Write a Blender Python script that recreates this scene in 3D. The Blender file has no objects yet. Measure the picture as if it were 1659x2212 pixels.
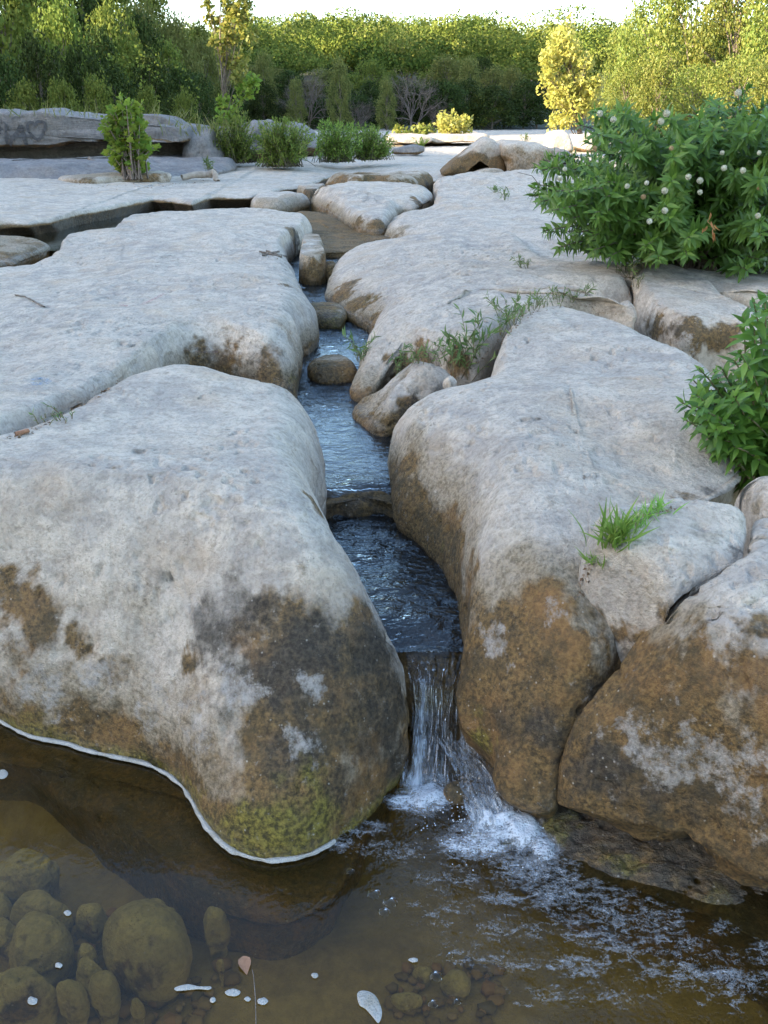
import bpy, math, random
import numpy as np
from mathutils import Vector, Matrix

random.seed(7)
rng = np.random.default_rng(11)
scene = bpy.context.scene
COL = scene.collection
PI = math.pi

# ------------------------------------------------------------------ camera, sky, sun, exposure
FPX, CW, CH = 2000.0, 829.5, 1106.0        # focal length and centre, in a 1659 x 2212 frame
CAMZ, PITCH = 1.30, math.radians(23.17)
SP, CP = math.sin(PITCH), math.cos(PITCH)
cd = bpy.data.cameras.new('camera')
cam = bpy.data.objects.new('camera', cd)
COL.objects.link(cam)
cam.location = (0, 0, CAMZ)
cam.rotation_euler = (PI / 2 - PITCH, 0, 0)
cd.sensor_fit = 'VERTICAL'
cd.sensor_height = 24
cd.lens = 24 * FPX / 2212
cd.clip_start, cd.clip_end = 0.05, 2000
scene.camera = cam

SUN_ELEV, SUN_AZ = math.radians(17), math.radians(250)      # compass style, from +Y towards +X
world = bpy.data.worlds.new('World')
scene.world = world
world.use_nodes = True
wt = world.node_tree
bg = wt.nodes['Background']
sky = wt.nodes.new('ShaderNodeTexSky')
sky.sky_type = 'NISHITA'
sky.sun_disc = False
sky.sun_elevation, sky.sun_rotation = SUN_ELEV, SUN_AZ
sky.altitude, sky.air_density, sky.dust_density, sky.ozone_density = 200, 1.0, 1.2, 1.0
wt.links.new(sky.outputs[0], bg.inputs[0])
bg.inputs[1].default_value = 0.15
sd = bpy.data.lights.new('sun', 'SUN')
sd.energy, sd.angle, sd.color = 4.0, math.radians(0.5), (1.0, 0.84, 0.60)
sun = bpy.data.objects.new('sun', sd)
COL.objects.link(sun)
SDIR = Vector((math.sin(SUN_AZ) * math.cos(SUN_ELEV), math.cos(SUN_AZ) * math.cos(SUN_ELEV), math.sin(SUN_ELEV)))
sun.rotation_euler = (-SDIR).to_track_quat('-Z', 'Y').to_euler()
sun.location = SDIR * 50
scene.view_settings.view_transform = 'Standard'
scene.view_settings.look = 'None'
scene.view_settings.gamma = 1
scene.view_settings.exposure = 2.5
scene.render.engine = 'CYCLES'
scene.cycles.max_bounces = 8
scene.cycles.transparent_max_bounces = 24
scene.cycles.use_denoising = True
scene.cycles.caustics_reflective = False
scene.cycles.caustics_refractive = False

# ------------------------------------------------------------------ helpers
def U(px, py, z):
    v = (CH - py) / FPX
    d = np.array([(px - CW) / FPX, CP + v * SP, -SP + v * CP])
    return np.array([0, 0, CAMZ]) + d * ((z - CAMZ) / d[2])

def UY(px, py, Y):
    v = (CH - py) / FPX
    d = np.array([(px - CW) / FPX, CP + v * SP, -SP + v * CP])
    return np.array([0, 0, CAMZ]) + d * (Y / d[1])

def project(V):
    q = V - np.array([0, 0, CAMZ])
    dep = q[:, 1] * CP - q[:, 2] * SP
    up = q[:, 1] * SP + q[:, 2] * CP
    dd = np.where(dep > 0.01, dep, 1e9)
    return CW + FPX * q[:, 0] / dd, CH - FPX * up / dd, dep

SURF = {}                                   # vertex arrays of the rocks, to stand things on
def pick(px, py, names=None, rad=7):
    best = None
    for n, V in SURF.items():
        if names and n not in names: continue
        a, b, dep = PROJ[n]
        m = (abs(a - px) < rad) & (abs(b - py) < rad) & (dep > 0.2)
        if m.any():
            i = np.where(m)[0]
            dmin = dep[i].min()
            j = i[dep[i] < dmin * 1.02 + 0.01]
            k = j[np.argmin((a[j] - px) ** 2 + (b[j] - py) ** 2)]
            if best is None or dep[k] < best[0]: best = (dep[k], V[k].copy())
    if best is None and rad < 60: return pick(px, py, names, rad * 2)
    if best is None: return U(px, py, 0.5)
    return best[1]
PROJ = {}
def register(n, V):
    SURF[n] = V
    PROJ[n] = project(V)

def _hash(ix, iy, iz, s):
    h = (ix * 374761393 + iy * 668265263 + iz * 2147483647 + s * 974711) & 0xffffffff
    h = ((h ^ (h >> 13)) * 1274126177) & 0xffffffff
    h = (h ^ (h >> 16)) & 0xffffffff
    return h.astype(np.float64) / 4294967295.0 * 2 - 1
def noise(P, scale=1.0, seed=0):
    Q = np.asarray(P, dtype=np.float64) * scale + 100.37 + seed * 17.31
    I = np.floor(Q).astype(np.int64); f = Q - I
    f = f * f * f * (f * (f * 6 - 15) + 10)
    r = 0
    for dx in (0, 1):
        wx = f[:, 0] if dx else 1 - f[:, 0]
        for dy in (0, 1):
            wy = f[:, 1] if dy else 1 - f[:, 1]
            for dz in (0, 1):
                wz = f[:, 2] if dz else 1 - f[:, 2]
                r = r + wx * wy * wz * _hash(I[:, 0] + dx, I[:, 1] + dy, I[:, 2] + dz, seed)
    return r
def fbm(P, scale=1.0, octs=4, seed=0, gain=0.5):
    r, a, t = 0, 1.0, 0
    for o in range(octs):
        r = r + a * noise(P, scale * 2.03 ** o, seed + o * 3); t += a; a *= gain
    return r / t
def sstep(a, b, x):
    t = np.clip((x - a) / (b - a), 0, 1)
    return t * t * (3 - 2 * t)

def tag(o, label=None, cat=None, group=None, kind=None):
    if label: o['label'] = label
    if cat: o['category'] = cat
    if group: o['group'] = group
    if kind: o['kind'] = kind
    return o
def mesh_obj(name, V, F, mat, parent=None, smooth=True, attrs=None):
    me = bpy.data.meshes.new(name)
    V = np.asarray(V, dtype=np.float32)
    if isinstance(F, np.ndarray):
        n, k = F.shape
        me.vertices.add(len(V)); me.vertices.foreach_set('co', V.ravel())
        me.loops.add(n * k); me.loops.foreach_set('vertex_index', F.astype(np.int32).ravel())
        me.polygons.add(n); me.polygons.foreach_set('loop_start', np.arange(0, n * k, k, dtype=np.int32))
        me.update(calc_edges=True)
    else:
        me.from_pydata([tuple(map(float, v)) for v in V], [], [tuple(map(int, f)) for f in F]); me.update()
    if smooth: me.shade_smooth()
    if mat: me.materials.append(mat)
    if attrs:
        for k, a in attrs.items():
            at = me.attributes.new(k, 'FLOAT', 'POINT'); at.data.foreach_set('value', np.asarray(a, dtype=np.float32))
    o = bpy.data.objects.new(name, me)
    COL.objects.link(o)
    if parent: o.parent = parent
    return o
def empty(name, loc=(0, 0, 0)):
    o = bpy.data.objects.new(name, None); COL.objects.link(o); o.location = [float(c) for c in loc]; o.empty_display_size = 0.1
    return o
def under(root, obs):
    bpy.context.view_layer.update()
    L = root.location
    for o in obs:
        o.parent = root
        o.matrix_parent_inverse = Matrix.Translation(-L)

# ------------------------------------------------------------------ materials
class NT:
    def __init__(s, name):
        s.m = bpy.data.materials.new(name); s.m.use_nodes = True
        s.t = s.m.node_tree; s.t.nodes.clear()
        s.out = s.t.nodes.new('ShaderNodeOutputMaterial')
    def n(s, typ, **kw):
        nd = s.t.nodes.new(typ)
        for k, v in kw.items():
            if k.startswith('_'): setattr(nd, k[1:], v)
            else:
                key = int(k[1:]) if k[0] == 'i' and k[1:].isdigit() else k.replace('__', ' ')
                if isinstance(v, bpy.types.NodeSocket): s.t.links.new(v, nd.inputs[key])
                else: nd.inputs[key].default_value = v
        return nd
    def math(s, op, a, b=0.0, clamp=False):
        nd = s.t.nodes.new('ShaderNodeMath'); nd.operation = op; nd.use_clamp = clamp
        for i, v in enumerate((a, b)):
            if isinstance(v, bpy.types.NodeSocket): s.t.links.new(v, nd.inputs[i])
            else: nd.inputs[i].default_value = v
        return nd.outputs[0]
    def mix(s, f, a, b):
        nd = s.t.nodes.new('ShaderNodeMix'); nd.data_type = 'RGBA'
        for i, v in ((0, f), (6, a), (7, b)):
            if isinstance(v, bpy.types.NodeSocket): s.t.links.new(v, nd.inputs[i])
            else: nd.inputs[i].default_value = v if i == 0 else (*v, 1) if len(v) == 3 else v
        return nd.outputs[2]
    def noise(s, scale, detail=4, rough=0.55, vec=None, dist=0.0, out=0):
        nd = s.n('ShaderNodeTexNoise', Scale=scale, Detail=detail, Roughness=rough, Distortion=dist)
        if vec: s.t.links.new(vec, nd.inputs['Vector'])
        return nd.outputs[out]
    def ramp(s, f, stops, interp='LINEAR'):
        nd = s.t.nodes.new('ShaderNodeValToRGB'); cr = nd.color_ramp; cr.interpolation = interp
        while len(cr.elements) > len(stops): cr.elements.remove(cr.elements[-1])
        while len(cr.elements) < len(stops): cr.elements.new(1)
        for e, (p, c) in zip(cr.elements, stops):
            e.position = p; e.color = (c, c, c, 1) if isinstance(c, (int, float)) else (*c, 1)
        s.t.links.new(f, nd.inputs[0])
        return nd.outputs[0]
    def link(s, a, b): s.t.links.new(a, b)
    def attr(s, name): return s.n('ShaderNodeAttribute', _attribute_name=name).outputs['Fac']

def rock_material(name, base=(0.52, 0.445, 0.36), fine=1.0, bump=1.0):
    t = NT(name)
    vec = t.n('ShaderNodeNewGeometry').outputs['Position']
    big = t.noise(1.7 * fine, 5, 0.6, vec)
    mid = t.noise(11 * fine, 6, 0.65, vec)
    fin = t.noise(95 * fine, 5, 0.7, vec)
    mp = t.n('ShaderNodeMapping', Vector=vec); mp.inputs['Scale'].default_value = (1, 1, 0.5)
    stre = t.noise(60 * fine, 4, 0.6, mp.outputs[0])
    mid2 = t.math('ADD', t.math('MULTIPLY', mid, .5), t.math('MULTIPLY', t.noise(38 * fine, 5, .7, vec), .5))
    b2 = (base[0] * .74, base[1] * .76, base[2] * .80); b3 = (min(1, base[0] * 1.22), base[1] * 1.22, base[2] * 1.2)
    c = t.mix(t.ramp(big, [(0.35, 0.0), (0.65, 1.0)]), b2, base)
    c = t.mix(t.ramp(mid, [(0.44, 0.0), (0.62, 0.9)]), c, b3)
    c = t.mix(t.ramp(t.noise(28 * fine, 5, .7, vec), [(0.36, 0.42), (0.50, 0.0)]), c, (base[0] * .48, base[1] * .47, base[2] * .45))
    warm = t.ramp(t.noise(4.3 * fine, 5, 0.6, vec), [(0.5, 0.0), (0.72, 0.55)])
    c = t.mix(warm, c, (base[0] * 1.0, base[1] * 0.87, base[2] * 0.72))
    def mask(attr, k, lo, hi, nz):
        s_ = t.math('ADD', t.attr(attr), t.math('MULTIPLY', t.math('SUBTRACT', nz, 0.5), k))
        return t.ramp(s_, [(lo, 0.0), (hi, 1.0)])
    # weathered tans, wet browns, black crust, algae: real stains, plus some painted shade
    tan = mask('tan', 1.6, 0.25, 0.95, mid2)
    c = t.mix(t.math('MULTIPLY', tan, 0.85), c, t.mix(t.ramp(fin, [(0.35, 0.0), (0.65, 1.0)]), (0.15, 0.112, 0.060), (0.36, 0.285, 0.19)))
    brn = mask('brown', 1.9, 0.2, 0.8, mid2)
    bc = t.mix(t.ramp(fin, [(0.38, 0.0), (0.62, 1.0)]), (0.055, 0.033, 0.010), (0.22, 0.13, 0.043))
    bc = t.mix(t.ramp(t.noise(6.5, 4, 0.6, vec), [(0.48, 0.0), (0.7, 0.8)]), bc, (0.27, 0.138, 0.045))
    bc = t.mix(t.ramp(t.noise(15, 5, 0.7, vec), [(0.36, 0.8), (0.52, 0.0)]), bc, (0.058, 0.042, 0.018))
    c = t.mix(t.math('MULTIPLY', brn, 0.93), c, bc)
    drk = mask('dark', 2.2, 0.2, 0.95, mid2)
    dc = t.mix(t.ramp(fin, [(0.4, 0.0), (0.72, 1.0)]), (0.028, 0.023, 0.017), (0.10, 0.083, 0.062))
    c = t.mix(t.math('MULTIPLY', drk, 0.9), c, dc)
    mos = mask('moss', 2.4, 0.3, 1.15, mid2)
    mc = t.mix(t.ramp(fin, [(0.4, 0.0), (0.65, 1.0)]), (0.06, 0.05, 0.010), (0.27, 0.22, 0.045))
    c = t.mix(t.math('MULTIPLY', mos, 0.9), c, mc)
    pal = mask('pale', 3.4, 0.35, 1.1, t.noise(34, 6, 0.78, vec))
    c = t.mix(t.math('MULTIPLY', pal, 0.9), c, (0.40, 0.365, 0.325))
    # pits and grains
    vor = t.n('ShaderNodeTexVoronoi', Vector=vec, Scale=150.0 * fine)
    pit = t.ramp(vor.outputs['Distance'], [(0.0, 1.0), (0.28, 0.0)])
    pitm = t.math('MULTIPLY', pit, t.ramp(t.noise(22 * fine, 3, 0.6, vec), [(0.52, 0.0), (0.66, 1.0)]))
    c = t.mix(t.math('MULTIPLY', pitm, 0.55), c, (0.09, 0.07, 0.05))
    vor2 = t.n('ShaderNodeTexVoronoi', Vector=vec, Scale=70.0 * fine)
    fleck = t.math('MULTIPLY', t.ramp(vor2.outputs['Distance'], [(0.05, 1.0), (0.2, 0.0)]), t.ramp(t.noise(40 * fine, 2, 0.5, vec), [(0.54, 0.0), (0.64, 1.0)]))
    c = t.mix(t.math('MULTIPLY', fleck, 0.6), c, (0.62, 0.56, 0.47))
    c = t.mix(t.ramp(stre, [(0.34, 0.35), (0.5, 0.0)]), c, t.mix(0.55, c, (0.05, 0.04, 0.03)))
    c = t.mix(t.ramp(fin, [(0.34, 0.55), (0.52, 0.0)]), c, t.mix(0.5, c, (0.04, 0.035, 0.03)))
    p = t.n('ShaderNodeBsdfPrincipled')
    t.link(c, p.inputs['Base Color'])
    wet = t.attr('wet')
    t.link(t.ramp(t.math('ADD', wet, t.math('MULTIPLY', t.math('SUBTRACT', mid, 0.5), 0.5)), [(0.2, 0.9), (0.8, 0.28)]), p.inputs['Roughness'])
    p.inputs['Specular IOR Level'].default_value = 0.35
    h = t.math('ADD', t.math('MULTIPLY', mid, 0.030), t.math('ADD', t.math('MULTIPLY', fin, 0.0085), t.math('MULTIPLY', stre, 0.0045)))
    h = t.math('SUBTRACT', h, t.math('MULTIPLY', pitm, 0.005))
    h = t.math('ADD', h, t.math('MULTIPLY', t.noise(300 * fine, 2, 0.6, vec), 0.002))
    bp = t.n('ShaderNodeBump', Strength=0.9, Distance=1.0 / fine * bump, Height=h)
    t.link(bp.outputs[0], p.inputs['Normal'])
    t.link(p.outputs[0], t.out.inputs[0])
    return t.m

def leaf_material(name, cols, trans=0.35, rough=0.5, spec=0.3):
    t = NT(name)
    gi = t.n('ShaderNodeNewGeometry').outputs['Random Per Island']
    oi = t.n('ShaderNodeObjectInfo').outputs['Random']
    stops = [(i / max(1, len(cols) - 1), c) for i, c in enumerate(cols)]
    c = t.ramp(gi, stops)
    vec = t.n('ShaderNodeNewGeometry').outputs['Position']
    hs = t.n('ShaderNodeHueSaturation', Color=c)
    t.link(t.math('ADD', 0.82, t.math('MULTIPLY', oi, 0.3)), hs.inputs['Value'])
    t.link(t.math('ADD', 0.485, t.math('MULTIPLY', oi, 0.025)), hs.inputs['Hue'])
    p = t.n('ShaderNodeBsdfPrincipled', Roughness=rough)
    p.inputs['Specular IOR Level'].default_value = spec
    t.link(hs.outputs[0], p.inputs['Base Color'])
    tr = t.n('ShaderNodeBsdfTranslucent')
    t.link(hs.outputs[0], tr.inputs[0])
    mx = t.n('ShaderNodeMixShader', Fac=trans)
    t.link(p.outputs[0], mx.inputs[1]); t.link(tr.outputs[0], mx.inputs[2])
    t.link(mx.outputs[0], t.out.inputs[0])
    return t.m

def plain_material(name, c1, c2, scale=20, rough=0.85, bump=0.0):
    t = NT(name)
    vec = t.n('ShaderNodeTexCoord').outputs['Object']
    nz = t.noise(scale, 5, 0.65, vec)
    p = t.n('ShaderNodeBsdfPrincipled', Roughness=rough)
    t.link(t.mix(t.ramp(nz, [(0.35, 0.0), (0.65, 1.0)]), c1, c2), p.inputs['Base Color'])
    if bump:
        bp = t.n('ShaderNodeBump', Strength=0.8, Distance=bump, Height=nz); t.link(bp.outputs[0], p.inputs['Normal'])
    t.link(p.outputs[0], t.out.inputs[0])
    return t.m

def water_material(name, tint, ripple, scale, extra=None, stretch=(1, 1, 1), ior=1.33, body=None):
    t = NT(name)
    vec = t.n('ShaderNodeNewGeometry').outputs['Position']
    mp = t.n('ShaderNodeMapping', Vector=vec); mp.inputs['Scale'].default_value = stretch
    h = t.math('ADD', t.noise(scale, 3, 0.5, mp.outputs[0], 0.6), t.math('MULTIPLY', t.noise(scale * 3.1, 2, 0.5, mp.outputs[0], 0.4), 0.3))
    bp = t.n('ShaderNodeBump', Strength=1.0, Distance=ripple, Height=h)
    if extra:                                            # stronger ripples where the attribute says so
        t.link(t.math('ADD', 0.12, t.attr(extra)), bp.inputs['Strength'])
    fr = t.n('ShaderNodeFresnel', IOR=ior); t.link(bp.outputs[0], fr.inputs['Normal'])
    tr = t.n('ShaderNodeBsdfTransparent', Color=(*tint, 1))
    under_ = tr.outputs[0]
    if body:
        df = t.n('ShaderNodeBsdfDiffuse', Color=(*body[0], 1))
        m0 = t.n('ShaderNodeMixShader', Fac=body[1]); t.link(tr.outputs[0], m0.inputs[1]); t.link(df.outputs[0], m0.inputs[2])
        under_ = m0.outputs[0]
    gl = t.n('ShaderNodeBsdfGlossy', Roughness=0.03, Color=(.82, .92, 1, 1)); t.link(bp.outputs[0], gl.inputs['Normal'])  # bluish gloss puts the sky's blue into the reflection colour
    mx = t.n('ShaderNodeMixShader'); t.link(fr.outputs[0], mx.inputs[0]); t.link(under_, mx.inputs[1]); t.link(gl.outputs[0], mx.inputs[2])
    t.link(mx.outputs[0], t.out.inputs[0])
    return t.m

ROCK = rock_material('limestone')
ROCKFAR = rock_material('limestone_far', fine=0.45, bump=0.6)
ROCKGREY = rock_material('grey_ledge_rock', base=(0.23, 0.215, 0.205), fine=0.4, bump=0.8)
BARK = plain_material('bark', (0.10, 0.075, 0.055), (0.22, 0.18, 0.14), 25, 0.9, 0.01)

# ------------------------------------------------------------------ rocks
def catmull(P, n):
    P = np.asarray(P, float); m = len(P)
    T = []
    for i in range(m):
        a, b, c, d = P[i - 1], P[i], P[(i + 1) % m], P[(i + 2) % m]
        for s in np.linspace(0, 1, 24, endpoint=False):
            T.append(0.5 * ((2 * b) + (c - a) * s + (2 * a - 5 * b + 4 * c - d) * s ** 2 + (3 * b - a - 3 * c + d) * s ** 3))
    T = np.array(T)
    seg = np.linalg.norm(np.diff(np.vstack([T, T[:1]])[:, :2], axis=0), axis=1)
    cum = np.r_[0, np.cumsum(seg)]
    s = np.linspace(0, cum[-1], n, endpoint=False)
    TT = np.vstack([T, T[:1]])
    return np.stack([np.interp(s, cum, TT[:, k]) for k in range(P.shape[1])], 1)

class TPS:
    def __init__(s, P, Z, reg=2e-3):
        P = np.asarray(P, float); n = len(P)
        s.P = P; s.n = n
        if n < 4:
            s.c = float(np.mean(Z)); return
        K = s.k(P, P) + reg * np.eye(n)
        A = np.zeros((n + 3, n + 3)); A[:n, :n] = K; A[:n, n] = 1; A[:n, n + 1:] = P; A[n, :n] = 1; A[n + 1:, :n] = P.T
        s.w = np.linalg.lstsq(A, np.r_[Z, 0, 0, 0], rcond=None)[0]
        s.lo, s.hi = min(Z) - 0.03, max(Z) + 0.025
    def k(s, a, b):
        r2 = ((a[:, None] - b[None]) ** 2).sum(-1) + 1e-9
        return 0.5 * r2 * np.log(r2)
    def __call__(s, Q):
        if s.n < 4: return np.full(len(Q), s.c)
        z = np.concatenate([s.k(q, s.P) @ s.w[:s.n] for q in np.array_split(Q, max(1, len(Q) // 20000))]) + s.w[s.n] + Q @ s.w[s.n + 1:]
        return np.clip(z, s.lo, s.hi)

def vnormals(G):
    du = np.roll(G, -1, 1) - np.roll(G, 1, 1)
    dv = np.gradient(G, axis=0)
    n = np.cross(du, dv)
    l = np.linalg.norm(n, axis=2, keepdims=True)
    return n / np.maximum(l, 1e-9)

def paint(V, N, waterline, blobs, brown_amp=0.10, moss=0.0, tan_up=0.0, seed=0, brown_line=None):
    """ vertex attributes: stains by height above the water, then blotches of their own """
    n1 = fbm(V, 5.0, 4, 31 + seed); n2 = fbm(V, 14.0, 3, 77 + seed); n3 = fbm(V * np.array([1, 1, .55]), 26.0, 4, 55 + seed, .65)
    z = V[:, 2]
    hb = (waterline if brown_line is None else brown_line) + brown_amp * (1.0 + 1.5 * n1) + (0 if brown_line is None else .12 * n1 + .05 * n2)
    A = {'brown': 1 - sstep(hb - 0.03, hb + 0.05, z), 'dark': np.zeros(len(V)), 'moss': np.zeros(len(V)), 'pale': np.zeros(len(V)), 'tan': np.zeros(len(V))}
    A['tan'] = 1 - sstep(hb + 0.02, hb + 0.12 + tan_up, z)
    A['moss'] = (1 - sstep(0.0, 0.06, z - waterline - 0.02 * n2)) * moss
    A['wet'] = 1 - sstep(0.01, 0.045, z - waterline)
    if N is not None:                                   # browner on faces that turn downwards
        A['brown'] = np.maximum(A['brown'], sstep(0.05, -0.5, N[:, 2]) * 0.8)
    for (kind, px, py, rp, st) in blobs:
        a, b, dep = project(V)
        m = (dep > 0.2) & (abs(a - px) < 25) & (abs(b - py) < 25)
        if not m.any(): continue
        i = np.where(m)[0]; j = i[dep[i] < dep[i].min() * 1.03]
        c = V[j[np.argmin((a[j] - px) ** 2 + (b[j] - py) ** 2)]]
        R = rp * (c[1] * CP - (c[2] - CAMZ) * SP) / FPX
        D = np.linalg.norm(V - c, axis=1) / R
        q = np.where(D < 2.6)[0]
        if len(q) == 0: continue
        D[q] += 1.5 * fbm(V[q] * np.array([1, 1, .6]), 1.3 / R, 5, int(px + py) % 97, .62) + .3 * n2[q]
        f = (1 - sstep(0.25, 1.35, D)) * abs(st)
        if st > 0: A[kind] = np.maximum(A[kind], f)
        else: A[kind] = A[kind] * (1 - f)
    return A

def boulder(name, label, pts, tops, centre, zs=0.3, zbot=-0.15, w=0.12, p=1.2, und=0.03, ds=0.008, lump=0.012, waterline=0.0,
            blobs=(), cat='boulder', mat=None, brown_amp=0.1, moss=0.0, tan_up=0.0, group=None, seed=None, cutp=(), wob=0.006, kind=None, cracks=(), strata=0.0, maxrows=220, smooth=.07, graph=False, brown_line=None):
    seed = seed if seed is not None else len(SURF) * 5 + 3
    B = []
    C0 = U(*centre)
    for q in pts:
        crest = 'c' in q
        q = [x for x in q if x != 'c']
        ww = q[3] if len(q) > 3 else w
        P = U(q[0], q[1], q[2])
        if crest:
            d = P[:2] - C0[:2]; d = d / (np.linalg.norm(d) + 1e-9)
            P[1] += 0.75 * ww * max(d[1], 0.3); P[0] += 0.35 * ww * d[0]
        B.append([P[0], P[1], zs if crest else q[2], ww])
    B0 = np.array(B)
    peri = np.linalg.norm(np.diff(np.vstack([B0, B0[:1]])[:, :2], axis=0), axis=1).sum()
    n = int(np.clip(peri / ds, 60, 760))
    E = catmull(B0, n)
    c = C0[:2]
    def inside(q):
        a, b = E[:, :2], np.roll(E[:, :2], -1, 0)
        cr_ = ((a[:, 1] > q[1]) != (b[:, 1] > q[1])) & (q[0] < (b[:, 0] - a[:, 0]) * (q[1] - a[:, 1]) / (b[:, 1] - a[:, 1] + 1e-12) + a[:, 0])
        return cr_.sum() % 2 == 1
    dd_ = np.linalg.norm(E[:, :2] - c, axis=1)
    if not inside(c) or dd_.min() < .18 * dd_.max(): c = E[:, :2].mean(0)
    T = np.array([U(*t_) for t_ in tops]) if len(tops) else np.array([C0])
    top = TPS(T[:, :2], T[:, 2])
    dirv = c - E[:, :2]; L = np.linalg.norm(dirv, axis=1); dirv /= L[:, None]
    W = np.minimum(np.maximum(E[:, 3], 0.01), 0.85 * L)
    zt_e = E[:, 2]
    rows = []
    nb = max(4, int((zt_e.mean() - zbot) / ds / 2)); nb = min(nb, 24)
    nr = int(np.clip((W.mean() + 0.25) / ds, 14, 60))
    ni = int(np.clip((L - W).mean() / ds, 8, max(10, maxrows - nr)))
    for k in range(nb):
        t_ = 1 - k / nb
        off = und * (1 - (1 - t_) ** 2)
        rows.append((off * np.ones(n), zt_e - (zt_e - zbot) * t_, None))
    for k in range(nr):
        ph = (k / nr) ** 0.9 * PI / 2
        rows.append((W * (1 - math.cos(ph)), None, math.sin(ph) ** p))
    for k in range(ni + 1):
        t_ = k / ni
        rows.append((W + (L - W) * t_ * 0.9995, None, 1.0))
    G = np.zeros((len(rows), n, 3))
    for r, (off, z, h) in enumerate(rows):
        xy = E[:, :2] + dirv * off[:, None]
        G[r, :, :2] = xy
        if z is None:
            zt = top(xy)
            z = zt_e + np.maximum(zt - zt_e, 0.01) * h
        G[r, :, 2] = z
    if graph:                                            # height from the distance to the rim, so that folded rays cannot crease it
        Q = G[nb:].reshape(-1, 3)
        for ch in np.array_split(np.arange(len(Q)), max(1, len(Q) // 6000)):
            q = Q[ch, :2]
            D2 = np.sqrt(((q[:, None] - E[None, ::2, :2]) ** 2).sum(-1)); j0 = D2.argmin(1) * 2; dmin = D2.min(1)
            d0 = dmin.copy()
            for k_ in (-3, -2, -1, 0, 1, 2):
                a_, b_ = E[(j0 + k_) % n, :2], E[(j0 + k_ + 1) % n, :2]; ab_ = b_ - a_
                t_ = np.clip(((q - a_) * ab_).sum(1) / ((ab_ ** 2).sum(1) + 1e-12), 0, 1)
                d0 = np.minimum(d0, np.linalg.norm(q - a_ - ab_ * t_[:, None], axis=1))
            wg = np.exp(-(D2 - dmin[:, None]) / .035); wg /= wg.sum(1, keepdims=True)
            ze, we = wg @ E[::2, 2], wg @ E[::2, 3]
            x_ = np.clip(1 - d0 / np.maximum(we, .01), 0, 1)
            Q[ch, 2] = ze + np.maximum(top(q) - ze, .01) * np.sqrt(1 - x_ ** 2) ** p
        G[nb:] = Q.reshape(G[nb:].shape)
    # ease creases: widening averages round and across the grid, the foot of the rock kept where it is
    kk = np.clip((np.arange(len(rows)) - nb) / (nr * .5), 0, 1)[:, None, None]
    soft_ = max(1, int(min(smooth, .10 * L.mean()) / ds))
    for st_ in [s_ for s_ in (1, 2, 3, 5, 8, 12, 16, 8, 4, 2, 1) if s_ <= soft_]:
        H = (np.roll(G, st_, 1) + np.roll(G, -st_, 1) + 2 * G) / 4
        K_ = H.copy(); s2 = min(st_, 6)
        K_[s2:-s2] = (H[2 * s2:] + H[:-2 * s2] + 2 * H[s2:-s2]) / 4
        G = G * (1 - kk) + K_ * kk
    tip = G[-9, :, 2].mean()
    for k in range(8): G[-8 + k, :, 2] = G[-8 + k, :, 2] * (1 - (k + 1) / 8) + (tip * .5 + G[-9, :, 2] * .5 * (1 - k / 7) + tip * .5 * (k / 7)) * ((k + 1) / 8)
    N = vnormals(G); N[-3:] = (0, 0, 1)
    if N[len(rows) // 2:, :, 2].mean() < 0: N = -N; N[-3:] = (0, 0, 1)
    V = G.reshape(-1, 3); Nf = N.reshape(-1, 3)
    fade = np.ones((len(rows), n)); fade = fade.reshape(-1)
    d = lump * fbm(V, 2.6, 3, seed) * 1.6 + lump * 0.55 * fbm(V, 9, 3, seed + 9) + 0.0032 * fbm(V, 38, 4, seed + 20, .6)
    pits = np.clip(fbm(V, 34, 2, seed + 40) - 0.25, 0, 1) * 0.022 * (fbm(V, 3, 2, seed + 50) > 0.0)
    d = d - pits
    if strata:
        d = d + strata * noise(V * np.array([0.6, 0.6, 9.0]), 1.5, seed + 4)
    if wob: d = d + wob * noise(V, 5, seed + 60)
    V = V + Nf * d[:, None]
    for (poly, wid, depth) in cracks:                     # clefts, cut as grooves along a line
        Q = np.array([U(*a) for a in poly])
        best = np.full(len(V), 9.0)
        for a, b in zip(Q[:-1], Q[1:]):
            ab = b - a; t_ = np.clip(((V - a) @ ab) / (ab @ ab), 0, 1)
            best = np.minimum(best, np.linalg.norm(V - a - t_[:, None] * ab, axis=1))
        g = np.exp(-(best / wid) ** 2) * (0.6 + 0.4 * noise(V, 25, seed + 5))
        V = V - Nf * (g * depth)[:, None]
    R, n_ = len(rows), n
    i = np.arange((R - 1) * n_).reshape(R - 1, n_)
    j = np.roll(i, -1, 1)
    F = np.stack([i, j, j + n_, i + n_], -1).reshape(-1, 4)
    Np = Nf.copy(); Np[(nb + nr // 3) * n:] = (0, 0, 1)
    A = paint(V, Np, waterline, blobs, brown_amp, moss, tan_up, seed, brown_line)
    o = mesh_obj(name, V, F, mat or ROCK, attrs=A)
    if (N[len(rows) // 2:, :, 2].mean() > 0): pass
    tag(o, label, cat, group, kind)
    register(o.name, V)
    return o

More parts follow.
